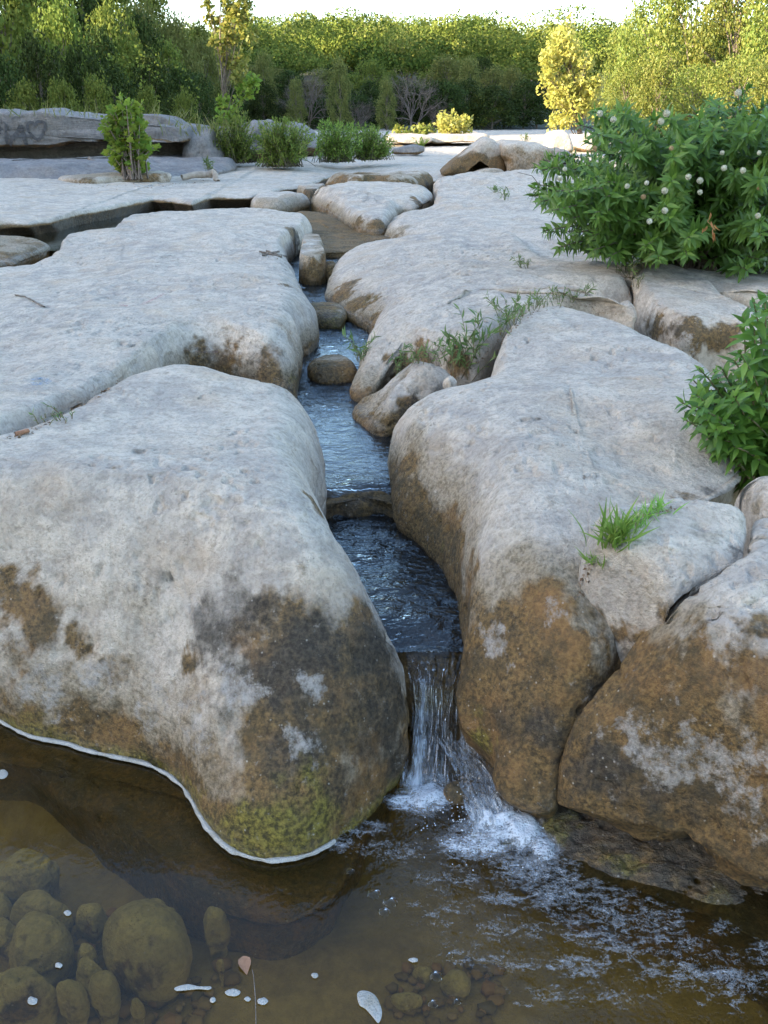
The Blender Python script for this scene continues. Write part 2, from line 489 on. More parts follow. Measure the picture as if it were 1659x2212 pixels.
def prismrock(name, label, outline, Y, thick, mat=None, lump=0.03, rnd=0.08, ds=0.04, cat='boulder', strata=0.0, group=None, waterline=-9, brown=None, seed=None, lean=0.0):
    """ rock seen side-on: its front outline at its own distance, rounded and carried back through its real depth """
    seed = seed if seed is not None else len(SURF) * 5 + 3
    P = np.array([UY(a, b, Y) for a, b in outline])[:, [0, 2]]
    E = catmull(np.c_[P, np.zeros((len(P), 2))], 200)[:, :2]
    seg = np.linalg.norm(np.diff(np.vstack([E, E[:1]]), axis=0), axis=1).sum()
    n = int(np.clip(seg / ds, 60, 420))
    E = catmull(np.c_[P, np.zeros((len(P), 2))], n)[:, :2]
    c = E.mean(0)
    rows = []
    K = 8
    for k in range(K + 1): rows.append((1 - k / K * 1.0, 0.0, 'f'))
    rows = [(s, 0.0) for s in np.linspace(0.02, 1 - rnd / max(0.2, np.linalg.norm(E - c, axis=1).mean()), 14)]
    r0 = rows[-1][0]
    for k in range(1, 7):
        a = k / 6 * PI / 2
        rows.append((r0 + (1 - r0) * math.sin(a), rnd * (1 - math.cos(a))))
    nz = int(np.clip(thick / ds / 1.5, 6, 60))
    for k in range(1, nz + 1): rows.append((1.0, rnd + (thick - rnd) * k / nz))
    rows.append((0.5, thick)); rows.append((0.02, thick))
    G = np.zeros((len(rows), n, 3))
    for r, (s_, dy) in enumerate(rows):
        xz = c + (E - c) * s_
        G[r, :, 0] = xz[:, 0]; G[r, :, 2] = xz[:, 1]; G[r, :, 1] = Y + dy + lean * (xz[:, 1] - c[1])
    N = vnormals(G)
    if N[5, :, 1].mean() > 0: N = -N
    N[0] = N[1] = (0, -1, 0)
    V = G.reshape(-1, 3); Nf = N.reshape(-1, 3)
    d = lump * 1.5 * fbm(V, 1.8 / max(0.5, thick ** 0.3), 3, seed) + lump * 0.6 * fbm(V, 7, 3, seed + 9)
    if strata: d = d + strata * noise(V * np.array([0.5, 0.5, 9.0]), 1.3, seed + 4)
    V = V + Nf * d[:, None]
    i = np.arange((len(rows) - 1) * n).reshape(-1, n); j = np.roll(i, -1, 1)
    F = np.stack([i, i + n, j + n, j], -1).reshape(-1, 4)
    A = paint(V, Nf, waterline, (), 0.1)
    if brown is not None: A['brown'] = np.maximum(A['brown'], brown(V))
    o = mesh_obj(name, V, F, mat or ROCKFAR, attrs=A)
    tag(o, label, cat, group)
    register(o.name, V)
    return o

# ------------------------------------------------------------------ the boulders and slabs
boulder('boulder', 'huge pale boulder jutting into the pool left of the waterfall, mossy brown foot',
    [(-60, 1545, 0, .2), (60, 1590, 0, .26), (140, 1605, 0, .3), (200, 1630, 0, .33), (300, 1650, 0, .36), (370, 1680, 0, .40), (400, 1710, 0, .44), (440, 1780, 0, .5),
     (500, 1840, 0, .56), (570, 1865, 0, .6), (640, 1860, 0, .6), (690, 1845, 0, .56), (740, 1808, 0, .5), (800, 1762, 0, .42), (846, 1715, 0, .34),
     (880, 1655, .04, .3), (890, 1580, .1, .28), (886, 1510, .16, .25), (868, 1430, .2, .2), (826, 1360, .26, .18), (778, 1300, .3, .15), (727, 1240, .31, .13),
     (680, 1175, .3, .1), (675, 1130, .3, .1), (700, 1075, .32, .1), (700, 1030, .34, .12), (692, 970, .36, .13), (672, 920, .4, .13), (632, 895, .44, .16, 'c'), (590, 862, .5, .17, 'c'),
     (530, 828, .55, .16, 'c'), (460, 793, .57, .14, 'c'), (380, 783, .58, .12, 'c'), (300, 800, .57, .09, 'c'), (230, 840, .56, .08, 'c'), (130, 895, .56, .08), (40, 945, .55, .08),
     (-60, 985, .52, .1), (-260, 1040, .5, .12), (-500, 1060, .42), (-720, 1150, .3), (-700, 1380, .1), (-420, 1490, 0), (-220, 1530, 0)],
    [(350, 1000, .575), (350, 1090, .55), (100, 1050, .555), (600, 1000, .565), (620, 1130, .53), (620, 900, .555), (400, 830, .58), (250, 900, .575), (-100, 1100, .53), (450, 1180, .52), (200, 1150, .52), (660, 1280, .46), (-50, 1250, .45)],
    (330, 1020, .57), graph=True, zs=.3, zbot=-.3, p=1.15, und=.06, ds=.0055, lump=.011, moss=.9, brown_line=.045, brown_amp=.03, tan_up=.10,
    blobs=[('brown', 60, 1345, 95, 1), ('brown', 170, 1390, 55, .9), ('brown', 20, 1290, 60, .8), ('brown', 260, 1450, 45, .6), ('dark', 80, 1350, 60, .35),
           ('pale', 100, 1480, 70, .8), ('pale', 190, 1450, 60, .7), ('tan', 300, 1330, 90, .5), ('tan', 380, 1500, 90, .55), ('pale', 420, 1560, 60, .5), ('pale', 330, 1540, 60, .5),
           ('dark', 340, 1240, 42, .5), ('dark', 560, 1330, 90, .8), ('dark', 480, 1380, 90, .8), ('dark', 600, 1430, 120, 1), ('dark', 540, 1460, 90, .8), ('dark', 820, 1450, 120, 1), ('dark', 840, 1620, 110, .9), ('tan', 160, 1590, 160, .9), ('tan', 350, 1640, 120, .9), ('brown', 200, 1610, 90, .7), ('brown', 400, 1680, 100, .9), ('brown', 60, 1560, 80, .8), ('dark', 440, 1350, 50, .5), ('brown', 410, 1430, 38, .9),
           ('dark', 760, 1400, 85, .75), ('brown', 800, 1380, 70, .8), ('brown', 650, 1560, 230, 1), ('brown', 760, 1480, 170, 1), ('brown', 560, 1420, 110, .8), ('tan', 520, 1600, 160, .9), ('tan', 250, 1560, 160, .7), ('tan', 100, 1500, 120, .6), ('dark', 820, 1500, 110, .8), ('dark', 700, 1480, 80, .5), ('dark', 640, 1620, 90, .7), ('brown', 800, 1600, 150, 1), ('dark', 760, 1560, 80, .6),
           ('dark', 740, 1690, 80, .6), ('pale', 520, 1500, 55, .75), ('pale', 655, 1610, 44, .8), ('pale', 670, 1480, 34, .8), ('pale', 480, 1470, 40, .7), ('brown', 600, 1750, 120, .8), ('brown', 480, 1700, 90, .5),
           ('brown', 690, 990, 24, .6), ('brown', 705, 1090, 40, 1), ('moss', 600, 1810, 120, 1), ('moss', 420, 1720, 60, .7), ('moss', 250, 1640, 60, .5), ('moss', 480, 1760, 60, .6), ('moss', 700, 1800, 70, .7), ('moss', 640, 1690, 60, .4), ('moss', 80, 1560, 60, .5), ('pale', 40, 1400, 40, -.1)])  # low stains deepened so their colour also carries the dimmer foreground light

boulder('rock_slab', 'broad pale limestone slab left of the stream with faint pink and blue chalk marks',
    [(628, 868, .29), (645, 832, .3, .2), (652, 800, .31, .15), (640, 774, .33, .14), (668, 760, .33, .16), (686, 738, .34, .22), (684, 705, .36, .22), (668, 670, .38, .2), (650, 640, .38, .18), (640, 612, .39, .14), (628, 585, .40, .12),
     (622, 562, .41, .12), (640, 548, .4, .14), (662, 530, .41, .16), (670, 505, .43, .18), (655, 480, .5, .2, 'c'), (620, 460, .56, .2, 'c'), (540, 452, .57, .2, 'c'), (470, 456, .56, .2, 'c'), (400, 461, .55, .2, 'c'), (290, 472, .54, .2, 'c'),
     (240, 508, .51, .15, 'c'), (150, 518, .50, .15, 'c'), (118, 548, .50, .12, 'c'), (60, 572, .49, .2, 'c'), (0, 580, .5, .2, 'c'), (-150, 600, .5, .2, 'c'), (-500, 700, .5), (-900, 850, .5), (-900, 1000, .5), (-350, 1035, .5), (-60, 990, .5, .08), (40, 945, .5, .07), (130, 893, .5, .07),
     (230, 842, .5, .08), (300, 812, .48, .1), (370, 800, .42, .16), (440, 812, .34, .2), (510, 838, .3, .22), (580, 865, .29, .22)],
    [(500, 500, .59), (300, 530, .55), (150, 575, .52), (0, 640, .53), (500, 600, .575), (420, 560, .55), (300, 650, .57), (100, 700, .55), (590, 650, .56), (480, 720, .55), (300, 750, .55), (100, 850, .55), (0, 780, .53), (560, 740, .52), (600, 560, .55), (-200, 800, .54), (560, 690, .55), (400, 700, .56), (620, 500, .57)],
    (330, 650, .56), zs=.4, zbot=.1, p=1.1, und=.05, ds=.009, lump=.017, waterline=.33, brown_amp=.03, tan_up=.02,
    blobs=[('brown', 430, 780, 45, .9), ('brown', 500, 800, 60, 1), ('brown', 580, 820, 60, .9), ('dark', 560, 820, 60, .5), ('dark', 460, 775, 40, .5), ('brown', 640, 730, 40, .5), ('dark', 655, 510, 30, .9), ('brown', 650, 520, 36, .8), ('tan', 620, 700, 40, .6), ('tan', 450, 650, 50, .4), ('tan', 120, 790, 40, .4), ('moss', 640, 830, 30, .5),
           ('tan', 200, 600, 50, .35), ('brown', 620, 600, 18, .8)])

boulder('stream_bank_rock', 'long pale hump of rock below the buttonbush, ochre on its water side',
    [(703, 640, .37, .2), (711, 607, .40, .2), (722, 580, .43, .2), (743, 550, .5, .2, 'c'), (800, 531, .54, .18, 'c'), (870, 523, .57, .15, 'c'), (960, 508, .6, .15, 'c'), (1060, 503, .61, .12, 'c'), (1130, 515, .62, .12, 'c'), (1200, 556, .62, .12, 'c'), (1290, 567, .62, .12, 'c'),
     (1340, 588, .62, .1, 'c'), (1360, 620, .57, .08), (1366, 650, .52, .08), (1300, 662, .5), (1100, 662, .5), (900, 722, .42), (820, 730, .34, .2), (775, 700, .34, .22), (735, 675, .35, .22)],
    [(800, 570, .53), (900, 560, .57), (850, 640, .5), (950, 590, .55), (1100, 540, .615), (1100, 590, .61), (1250, 600, .63), (1250, 612, .625), (790, 640, .46), (1000, 700, .5), (1180, 590, .6)],
    (1000, 610, .58), zs=.42, zbot=.1, graph=True, p=1.1, ds=.009, lump=.012, waterline=.35, brown_amp=.02, tan_up=.03,
    blobs=[('brown', 740, 610, 42, 1), ('brown', 765, 650, 45, 1), ('brown', 720, 640, 40, 1), ('brown', 800, 690, 32, .9), ('moss', 780, 650, 24, .4), ('tan', 1100, 630, 50, .4), ('tan', 850, 560, 40, .2)])

boulder('stream_bank_rock', 'smooth pale wedge of rock sloping to the stream, with weeds under its lower edge',
    [(762, 853, .3, .1), (768, 820, .31, .12), (785, 780, .33, .14), (805, 730, .38, .16), (830, 688, .46, .16, 'c'), (870, 640, .53, .15, 'c'), (930, 598, .59, .12, 'c'), (1000, 566, .62, .12, 'c'), (1060, 570, .625, .12, 'c'), (1160, 599, .625, .12, 'c'), (1300, 643, .62, .1, 'c'), (1352, 652, .60, .08),
     (1370, 694, .55, .05), (1280, 664, .58, .06), (1180, 684, .56, .06), (1110, 706, .53, .06), (1070, 742, .5, .06), (1030, 784, .47, .08), (960, 766, .47, .07), (905, 772, .43, .07), (860, 792, .38, .08), (830, 825, .33, .1), (800, 866, .29, .1)],
    [(850, 740, .48), (900, 690, .54), (950, 650, .59), (1050, 620, .625), (990, 740, .55), (1080, 690, .6), (1200, 650, .62), (800, 800, .39), (1000, 690, .57), (1040, 650, .6)],
    (1000, 670, .58), zs=.4, zbot=.1, p=1.0, ds=.009, lump=.012, waterline=.3, brown_amp=.03, und=.015, smooth=.03, graph=True,
    blobs=[('brown', 860, 785, 34, 1), ('brown', 920, 775, 38, 1), ('brown', 990, 780, 36, .9), ('dark', 940, 785, 30, .6), ('tan', 1240, 660, 40, .8), ('brown', 1330, 690, 22, .7), ('tan', 1120, 700, 40, .6), ('brown', 780, 850, 22, .8)])

boulder('boulder', 'half-round brown-grey boulder at the water edge under the weeds',
    [(763, 897, .29, .1), (790, 925, .285, .1), (820, 943, .285, .1), (855, 932, .3, .12), (900, 905, .33, .12), (945, 870, .38, .12), (968, 838, .42, .1, 'c'), (942, 810, .45, .12, 'c'), (900, 796, .46, .12, 'c'), (855, 808, .44, .1, 'c'), (815, 838, .40, .08, 'c'), (785, 862, .34, .08)],
    [(880, 815, .46), (920, 835, .46), (850, 850, .42), (820, 870, .37), (900, 850, .45)],
    (870, 845, .43), zs=.36, zbot=.1, p=.95, ds=.006, lump=.008, waterline=.3, brown_amp=.03, und=.06,
    blobs=[('tan', 830, 860, 70, .9), ('brown', 860, 910, 60, 1), ('brown', 790, 900, 40, 1), ('dark', 900, 880, 40, .9), ('dark', 950, 850, 25, .8), ('tan', 920, 830, 50, .5)])

boulder('boulder', 'very large smooth pale boulder right of the waterfall, its foot stained rusty brown',
    [(842, 1050, .3, .12), (836, 1000, .33, .14), (842, 958, .37, .16), (872, 925, .43, .18, 'c'), (930, 880, .5, .18, 'c'), (990, 840, .54, .16, 'c'), (1050, 803, .56, .14, 'c'), (1083, 740, .57, .1, 'c'), (1112, 700, .59, .12, 'c'), (1170, 671, .61, .14, 'c'),
     (1230, 662, .62, .14, 'c'), (1290, 675, .62, .14, 'c'), (1350, 700, .61, .14, 'c'), (1400, 738, .59, .14, 'c'), (1450, 766, .58, .14, 'c'), (1535, 800, .57, .14, 'c'), (1640, 900, .55, .12), (1610, 1000, .5, .12), (1578, 1045, .5, .1), (1500, 1088, .5, .08),
     (1430, 1097, .5, .08), (1335, 1150, .48, .08), (1288, 1200, .46, .08), (1252, 1285, .42, .08), (1264, 1340, .38, .05), (1352, 1400, .34, .03), (1374, 1440, .30, .03), (1322, 1534, .23, .03), (1228, 1626, .16, .03), (1200, 1680, .1, .03), (1190, 1742, .06, .08),
     (1125, 1738, .05, .3), (1082, 1700, .06, .35), (1072, 1640, .09, .35), (1035, 1598, .11, .35), (1000, 1560, .13, .33), (986, 1490, .18, .3), (1004, 1400, .22, .3), (992, 1330, .23, .28), (985, 1280, .24, .26), (945, 1215, .24, .22), (895, 1165, .25, .18), (852, 1125, .26, .14)],
    [(1100, 800, .57), (1200, 745, .605), (1310, 800, .585), (1210, 850, .60), (1100, 900, .575), (1290, 930, .545), (1180, 960, .57), (1430, 900, .60), (1000, 950, .53), (1100, 1050, .53), (1300, 1050, .54), (1450, 1010, .52), (1000, 1080, .49), (1150, 1200, .49), (1220, 1250, .46), (1180, 1400, .40), (1250, 1430, .36), (1180, 1550, .27)],
    (1200, 960, .57), zs=.35, zbot=-.02, p=1.05, und=.04, ds=.0062, lump=.011, cracks=[([(1080, 1652, .09), (1130, 1655, .12), (1195, 1640, .14)], .005, .012)], waterline=.04, brown_line=.33, brown_amp=.02, tan_up=.05,
    blobs=[('brown', 900, 1100, 60, 1), ('brown', 870, 1060, 45, 1), ('brown', 950, 1170, 65, 1), ('brown', 1000, 1250, 45, 1), ('tan', 960, 1060, 60, .8), ('moss', 950, 1180, 28, .4), ('brown', 1100, 1340, 80, .85), ('brown', 1180, 1330, 70, .8), ('pale', 1070, 1390, 40, .8), ('pale', 1190, 1310, 36, .5),
           ('brown', 1080, 1450, 95, 1), ('brown', 1220, 1420, 100, 1), ('brown', 1150, 1520, 110, 1), ('dark', 1180, 1600, 75, .75), ('dark', 1110, 1570, 60, .5), ('dark', 1290, 1500, 50, .6), ('brown', 1040, 1560, 60, 1), ('brown', 1120, 1690, 70, 1), ('moss', 1050, 1590, 40, .8), ('moss', 1030, 1540, 25, .5),
           ('dark', 1530, 1060, 34, .8), ('brown', 1500, 1075, 34, .7), ('tan', 1420, 1090, 40, .6), ('brown', 1262, 1320, 26, .6), ('tan', 1100, 1230, 90, .5), ('tan', 1450, 990, 50, .3)])

boulder('boulder', 'pitted pale block split from the right boulder by a grassy crack',
    [(1236, 1290, .4, .08), (1250, 1232, .44, .1), (1300, 1183, .48, .1, 'c'), (1342, 1145, .52, .1, 'c'), (1400, 1110, .55, .1, 'c'), (1480, 1093, .56, .1, 'c'), (1560, 1102, .56, .1, 'c'), (1602, 1120, .54, .04), (1612, 1160, .53, .035), (1600, 1215, .52, .035),
     (1540, 1247, .51, .035), (1480, 1287, .49, .035), (1438, 1330, .46, .035), (1415, 1370, .41, .04), (1372, 1408, .36, .04), (1302, 1388, .35, .06), (1247, 1344, .37, .06)],
    [(1450, 1160, .565), (1360, 1220, .53), (1500, 1210, .54), (1380, 1300, .49), (1560, 1160, .55)],
    (1440, 1210, .53), zs=.44, zbot=.1, p=1.0, ds=.005, lump=.009, waterline=-1, und=.02, smooth=.025,
    blobs=[('brown', 1380, 1380, 48, 1), ('brown', 1300, 1340, 34, .8), ('tan', 1400, 1300, 60, .6), ('tan', 1340, 1260, 50, .4), ('dark', 1590, 1190, 20, .7), ('tan', 1520, 1160, 45, .6), ('brown', 1440, 1330, 30, .6)])

boulder('boulder', 'massive ochre-brown block overhanging the pool at the right edge',
    [(1362, 1447, .31, .035), (1380, 1407, .37, .035), (1425, 1368, .42, .035), (1447, 1332, .465, .035), (1490, 1292, .495, .035), (1545, 1254, .515, .035), (1610, 1219, .525, .04), (1700, 1180, .53, .1), (1860, 1200, .53, .1), (1950, 1500, .4), (1900, 1900, .1), (1740, 1935, .09),
     (1659, 1903, .1, .16), (1560, 1853, .1, .17), (1480, 1812, .1, .17), (1400, 1790, .1, .17), (1300, 1765, .09, .17), (1250, 1752, .09, .17), (1200, 1738, .07, .08), (1202, 1682, .105, .035), (1226, 1628, .155, .035), (1314, 1538, .235, .035)],
    [(1550, 1300, .525), (1500, 1375, .47), (1600, 1370, .50), (1450, 1440, .42), (1380, 1520, .33), (1300, 1620, .25), (1750, 1400, .49), (1650, 1280, .53)],
    (1590, 1320, .52), zs=.3, zbot=.0, p=.95, und=.13, ds=.005, smooth=.03, lump=.009, waterline=-.02, brown_line=.40, brown_amp=.03, tan_up=.02,
    blobs=[('brown', 1400, 1500, 95, 1), ('brown', 1500, 1420, 80, 1), ('brown', 1600, 1440, 110, 1), ('brown', 1500, 1540, 120, 1), ('brown', 1620, 1560, 110, .9), ('brown', 1600, 1680, 90, .7), ('dark', 1300, 1640, 75, .9), ('dark', 1390, 1700, 80, .8), ('dark', 1480, 1740, 60, .6), ('dark', 1250, 1660, 55, .7),
           ('pale', 1370, 1610, 60, .8), ('pale', 1430, 1650, 70, .8), ('pale', 1520, 1650, 80, .75), ('pale', 1610, 1620, 70, .6), ('pale', 1640, 1740, 70, .6), ('pale', 1560, 1350, 60, .6), ('brown', 1300, 1755, 60, .9), ('brown', 1450, 1790, 60, .9), ('brown', 1600, 1840, 70, .8), ('pale', 1630, 1650, 30, .8), ('dark', 1340, 1500, 40, .5), ('tan', 1500, 1330, 40, .5)])

boulder('boulder', 'squarish pale block with dark brown front behind the right boulder',
    [(1382, 700, .48, .06), (1372, 660, .53, .06), (1367, 612, .58, .08), (1400, 584, .61, .1, 'c'), (1450, 577, .62, .1, 'c'), (1520, 591, .62, .1, 'c'), (1590, 638, .6, .1, 'c'), (1650, 676, .59, .1, 'c'), (1690, 715, .53, .08), (1620, 735, .5, .08), (1560, 735, .49, .08), (1470, 735, .49, .08), (1412, 722, .48, .08)],
    [(1450, 620, .61), (1520, 660, .59), (1420, 650, .6), (1600, 690, .57)],
    (1480, 650, .6), zs=.46, zbot=.1, p=.9, ds=.007, lump=.01, waterline=-1, und=.02, smooth=.03,
    blobs=[('brown', 1420, 715, 42, 1), ('brown', 1500, 725, 48, 1), ('dark', 1440, 720, 30, .6), ('brown', 1560, 730, 40, .9), ('pale', 1480, 750, 26, .8), ('brown', 1400, 690, 30, .7)])
boulder('boulder', 'small pale boulder at the right edge under the near shrub',
    [(1585, 1105, .47, .06), (1600, 1072, .52, .06), (1640, 1040, .55, .08, 'c'), (1700, 1030, .55, .08, 'c'), (1790, 1060, .5, .06), (1790, 1110, .5, .05), (1700, 1122, .5, .05), (1635, 1122, .49, .05)],
    [(1660, 1070, .56)], (1665, 1080, .56), zs=.46, zbot=.3, p=.9, und=.0, ds=.006, lump=.008, waterline=-1, blobs=[('tan', 1630, 1090, 30, .9)])
boulder('boulder', 'low pale block at the right edge between the small boulder and the ochre block',
    [(1622, 1150, .52, .05), (1632, 1128, .53, .05), (1680, 1122, .54, .05), (1780, 1130, .53), (1780, 1200, .53), (1660, 1200, .53, .04), (1615, 1216, .52, .04)],
    [(1660, 1160, .55)], (1680, 1165, .55), zs=.5, zbot=.2, p=.9, ds=.006, lump=.006, waterline=-1, blobs=[('tan', 1630, 1160, 24, .8)])

boulder('rock_slab', 'wide pale slab sloping down to the upper pool, running back under the buttonbush',
    [(838, 517, .41, .15), (834, 498, .44, .18), (845, 478, .48, .2, 'c'), (870, 461, .54, .2, 'c'), (925, 446, .57, .15, 'c'), (945, 425, .58, .15), (938, 400, .57, .15), (945, 384, .6, .2, 'c'), (1020, 377, .61, .2, 'c'), (1100, 374, .63, .2, 'c'), (1200, 372, .62, .2, 'c'), (1450, 376, .6, .2, 'c'), (2000, 380, .6, .2, 'c'), (2300, 560, .58), (1900, 640, .57), (1500, 625, .57), (1300, 590, .57), (1100, 560, .52), (960, 545, .46), (880, 540, .42)],
    [(1000, 480, .58), (1000, 410, .62), (1100, 390, .64), (1100, 450, .61), (900, 500, .53), (1000, 520, .56), (1150, 520, .6), (1300, 500, .6), (1600, 450, .6), (1600, 560, .58)],
    (1150, 480, .6), zs=.45, zbot=.1, p=1.1, ds=.013, lump=.03, waterline=.4, brown_amp=.02,
    blobs=[('tan', 850, 490, 30, .9), ('brown', 845, 505, 20, .7), ('tan', 930, 440, 30, .5), ('tan', 1010, 430, 40, .3)])
boulder('boulder', 'domed pale boulder standing in the upper pool',
    [(676, 447, .41, .3), (720, 475, .4, .3), (770, 505, .4, .3), (825, 512, .4, .3), (850, 490, .42, .3), (866, 465, .45, .3), (900, 452, .5, .2), (932, 432, .52, .2), (925, 414, .57, .25, 'c'), (880, 402, .59, .25, 'c'), (800, 394, .61, .25, 'c'), (750, 396, .61, .25, 'c'), (705, 411, .57, .25, 'c'), (680, 430, .5, .2)],
    [(770, 420, .6), (800, 450, .56), (860, 425, .59), (740, 440, .56)], (790, 435, .58), zs=.44, zbot=.2, p=1.05, ds=.012, lump=.02, waterline=.43, brown_amp=.02,
    blobs=[('brown', 810, 490, 30, .9), ('brown', 770, 480, 26, .8), ('brown', 905, 432, 26, 1), ('dark', 915, 438, 20, .8), ('tan', 740, 462, 22, .8), ('brown', 685, 440, 14, .8)])
boulder('boulder', 'low tan boulder in the channel left of the domed one',
    [(545, 458, .4, .1), (552, 438, .43, .12), (570, 423, .5, .14, 'c'), (603, 412, .54, .14, 'c'), (640, 417, .52, .14, 'c'), (662, 436, .45, .12), (666, 450, .4, .1), (610, 460, .4, .1)],
    [(605, 425, .54)], (605, 436, .53), zs=.42, zbot=.2, p=.9, ds=.012, lump=.012, waterline=.4, brown_amp=.015, blobs=[('tan', 605, 430, 60, .75)])
boulder('boulder', 'dark wet stone wedged behind the tan boulder in the channel',
    [(642, 425, .42, .1), (650, 408, .5, .1), (675, 398, .55, .1, 'c'), (700, 400, .54, .1, 'c'), (700, 425, .43, .1), (680, 440, .41, .1), (660, 440, .41, .1)],
    [(675, 408, .55)], (675, 418, .53), zs=.44, zbot=.2, p=.9, ds=.012, lump=.015, waterline=.45, brown_amp=.03, blobs=[('brown', 675, 415, 50, 1), ('dark', 675, 425, 40, .6)])
boulder('boulder', 'long low boulder with brown flank behind the domed one',
    [(706, 410, .48, .2), (716, 392, .58, .2, 'c'), (745, 377, .66, .25, 'c'), (790, 372, .67, .25, 'c'), (830, 379, .655, .25, 'c'), (890, 367, .68, .25, 'c'), (926, 373, .66, .2, 'c'), (935, 392, .55, .2), (915, 412, .48, .2), (860, 418, .48, .25), (800, 416, .48, .25), (750, 418, .48, .25)],
    [(770, 382, .67), (830, 386, .655), (895, 376, .68)], (830, 393, .65), zs=.5, zbot=.2, p=.95, ds=.014, lump=.02, waterline=.3, brown_line=.60, brown_amp=.02,
    blobs=[('brown', 740, 395, 30, 1), ('brown', 800, 392, 34, .9), ('brown', 910, 395, 26, 1), ('tan', 850, 385, 40, .8), ('dark', 922, 400, 16, .7), ('brown', 860, 395, 30, .8)])

# stones in the water
boulder('stone', 'upright wedge-shaped stone standing in the narrow stream',
    [(648, 603, .37, .05), (652, 565, .4, .05), (655, 535, .44, .05, 'c'), (672, 521, .47, .05, 'c'), (690, 530, .45, .05, 'c'), (700, 560, .42, .05), (703, 604, .37, .05), (675, 612, .37, .05)],
    [(675, 545, .53)], (676, 570, .53), zs=.42, zbot=.2, p=.6, ds=.007, lump=.008, waterline=.37, blobs=[('tan', 675, 560, 60, .9), ('brown', 680, 585, 40, .8)])
boulder('stone', 'reddish brown stone jammed right of the upright stone',
    [(702, 600, .38, .04), (704, 575, .42, .04), (716, 566, .44, .04, 'c'), (728, 580, .42, .04), (726, 602, .38, .04)],
    [(714, 580, .45)], (714, 585, .45), zs=.4, zbot=.2, p=.7, ds=.008, lump=.006, waterline=.38, blobs=[('brown', 714, 585, 40, 1)])
boulder('stone', 'dark mossy stone with the stream spilling over it',
    [(655, 672, .345, .06), (668, 660, .37, .06), (700, 655, .385, .06, 'c'), (735, 665, .375, .06, 'c'), (745, 690, .35, .06), (735, 706, .335, .06), (690, 706, .33, .06), (665, 695, .335, .06)],
    [(690, 670, .395), (720, 675, .385)], (700, 680, .39), zs=.35, zbot=.2, p=.8, ds=.007, lump=.01, waterline=.36, brown_amp=.05, moss=.6, blobs=[('brown', 700, 680, 60, 1), ('dark', 700, 690, 50, .8)])
boulder('stone', 'rounded brown stone damming the middle of the stream',
    [(664, 812, .3, .05), (670, 790, .32, .06), (700, 776, .34, .07, 'c'), (740, 778, .335, .07, 'c'), (766, 795, .32, .06), (770, 818, .3, .05), (735, 828, .29, .06), (690, 828, .29, .06)],
    [(715, 790, .36)], (717, 803, .36), zs=.31, zbot=.2, p=.75, ds=.006, lump=.006, waterline=.3, brown_amp=.04, blobs=[('brown', 715, 800, 80, 1), ('dark', 700, 812, 30, .5)])
boulder('stone', 'low brown step of rock under the small cascade between the two big boulders',
    [(690, 1122, .235, .04), (700, 1090, .255, .04), (735, 1072, .27, .04), (790, 1062, .275, .04), (845, 1062, .27, .04), (870, 1085, .25, .04), (868, 1118, .235, .04), (820, 1108, .235, .04), (770, 1118, .235, .04), (730, 1112, .235, .04)],
    [(740, 1090, .272), (800, 1080, .280), (840, 1085, .272)], (785, 1092, .27), zs=.25, zbot=.1, p=.8, ds=.006, lump=.008, waterline=.22, brown_line=.5, blobs=[('dark', 760, 1095, 50, .8), ('dark', 830, 1090, 30, .5)])
boulder('sill_rock', 'wet brown sill of rock behind the falling water',
    [(860, 1480, .1, .06), (850, 1400, .16, .06), (860, 1330, .17, .06), (1020, 1330, .17, .06), (1040, 1420, .16, .06), (1060, 1520, .05, .06), (1040, 1600, -.02, .08), (960, 1620, -.02, .08), (890, 1590, -.02, .08)],
    [(940, 1400, .205), (950, 1440, .19), (950, 1500, .15)], (945, 1400, .205), zs=.1, zbot=-.3, p=.8, ds=.006, lump=.012, waterline=.3, blobs=[('brown', 940, 1440, 120, 1)])
boulder('stone', 'orange-brown stone breaking the foot of the waterfall',
    [(950, 1735, -.01, .03), (955, 1700, .01, .03), (985, 1685, .02, .03), (1020, 1692, .015, .03), (1035, 1725, -.005, .03), (1022, 1752, -.02, .03), (975, 1758, -.02, .03)],
    [(985, 1715, .032)], (988, 1722, .03), zs=.0, zbot=-.2, p=.8, ds=.005, lump=.01, waterline=.1, blobs=[('brown', 988, 1700, 90, 1)])
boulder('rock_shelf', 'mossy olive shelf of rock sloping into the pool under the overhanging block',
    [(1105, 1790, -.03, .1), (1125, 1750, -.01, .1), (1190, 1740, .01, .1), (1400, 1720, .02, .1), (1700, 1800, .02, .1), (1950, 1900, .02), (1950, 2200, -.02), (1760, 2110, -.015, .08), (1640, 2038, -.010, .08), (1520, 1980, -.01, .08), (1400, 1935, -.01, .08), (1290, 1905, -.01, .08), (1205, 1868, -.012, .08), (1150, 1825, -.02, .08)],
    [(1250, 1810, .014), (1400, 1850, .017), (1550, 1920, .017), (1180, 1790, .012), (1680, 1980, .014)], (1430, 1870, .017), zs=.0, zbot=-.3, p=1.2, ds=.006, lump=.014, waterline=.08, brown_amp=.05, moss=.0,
    blobs=[('moss', 1200, 1790, 50, .7), ('moss', 1350, 1870, 50, .6), ('dark', 1250, 1800, 140, 1), ('dark', 1350, 1830, 140, 1), ('dark', 1650, 1950, 160, 1), ('dark', 1450, 1830, 160, .9), ('dark', 1550, 1900, 120, .8), ('moss', 1560, 1930, 60, .5), ('dark', 1600, 1880, 100, .8), ('dark', 1300, 1790, 80, .8)])  # dark blotches: wet rock, with the overhang's shade put into the colour
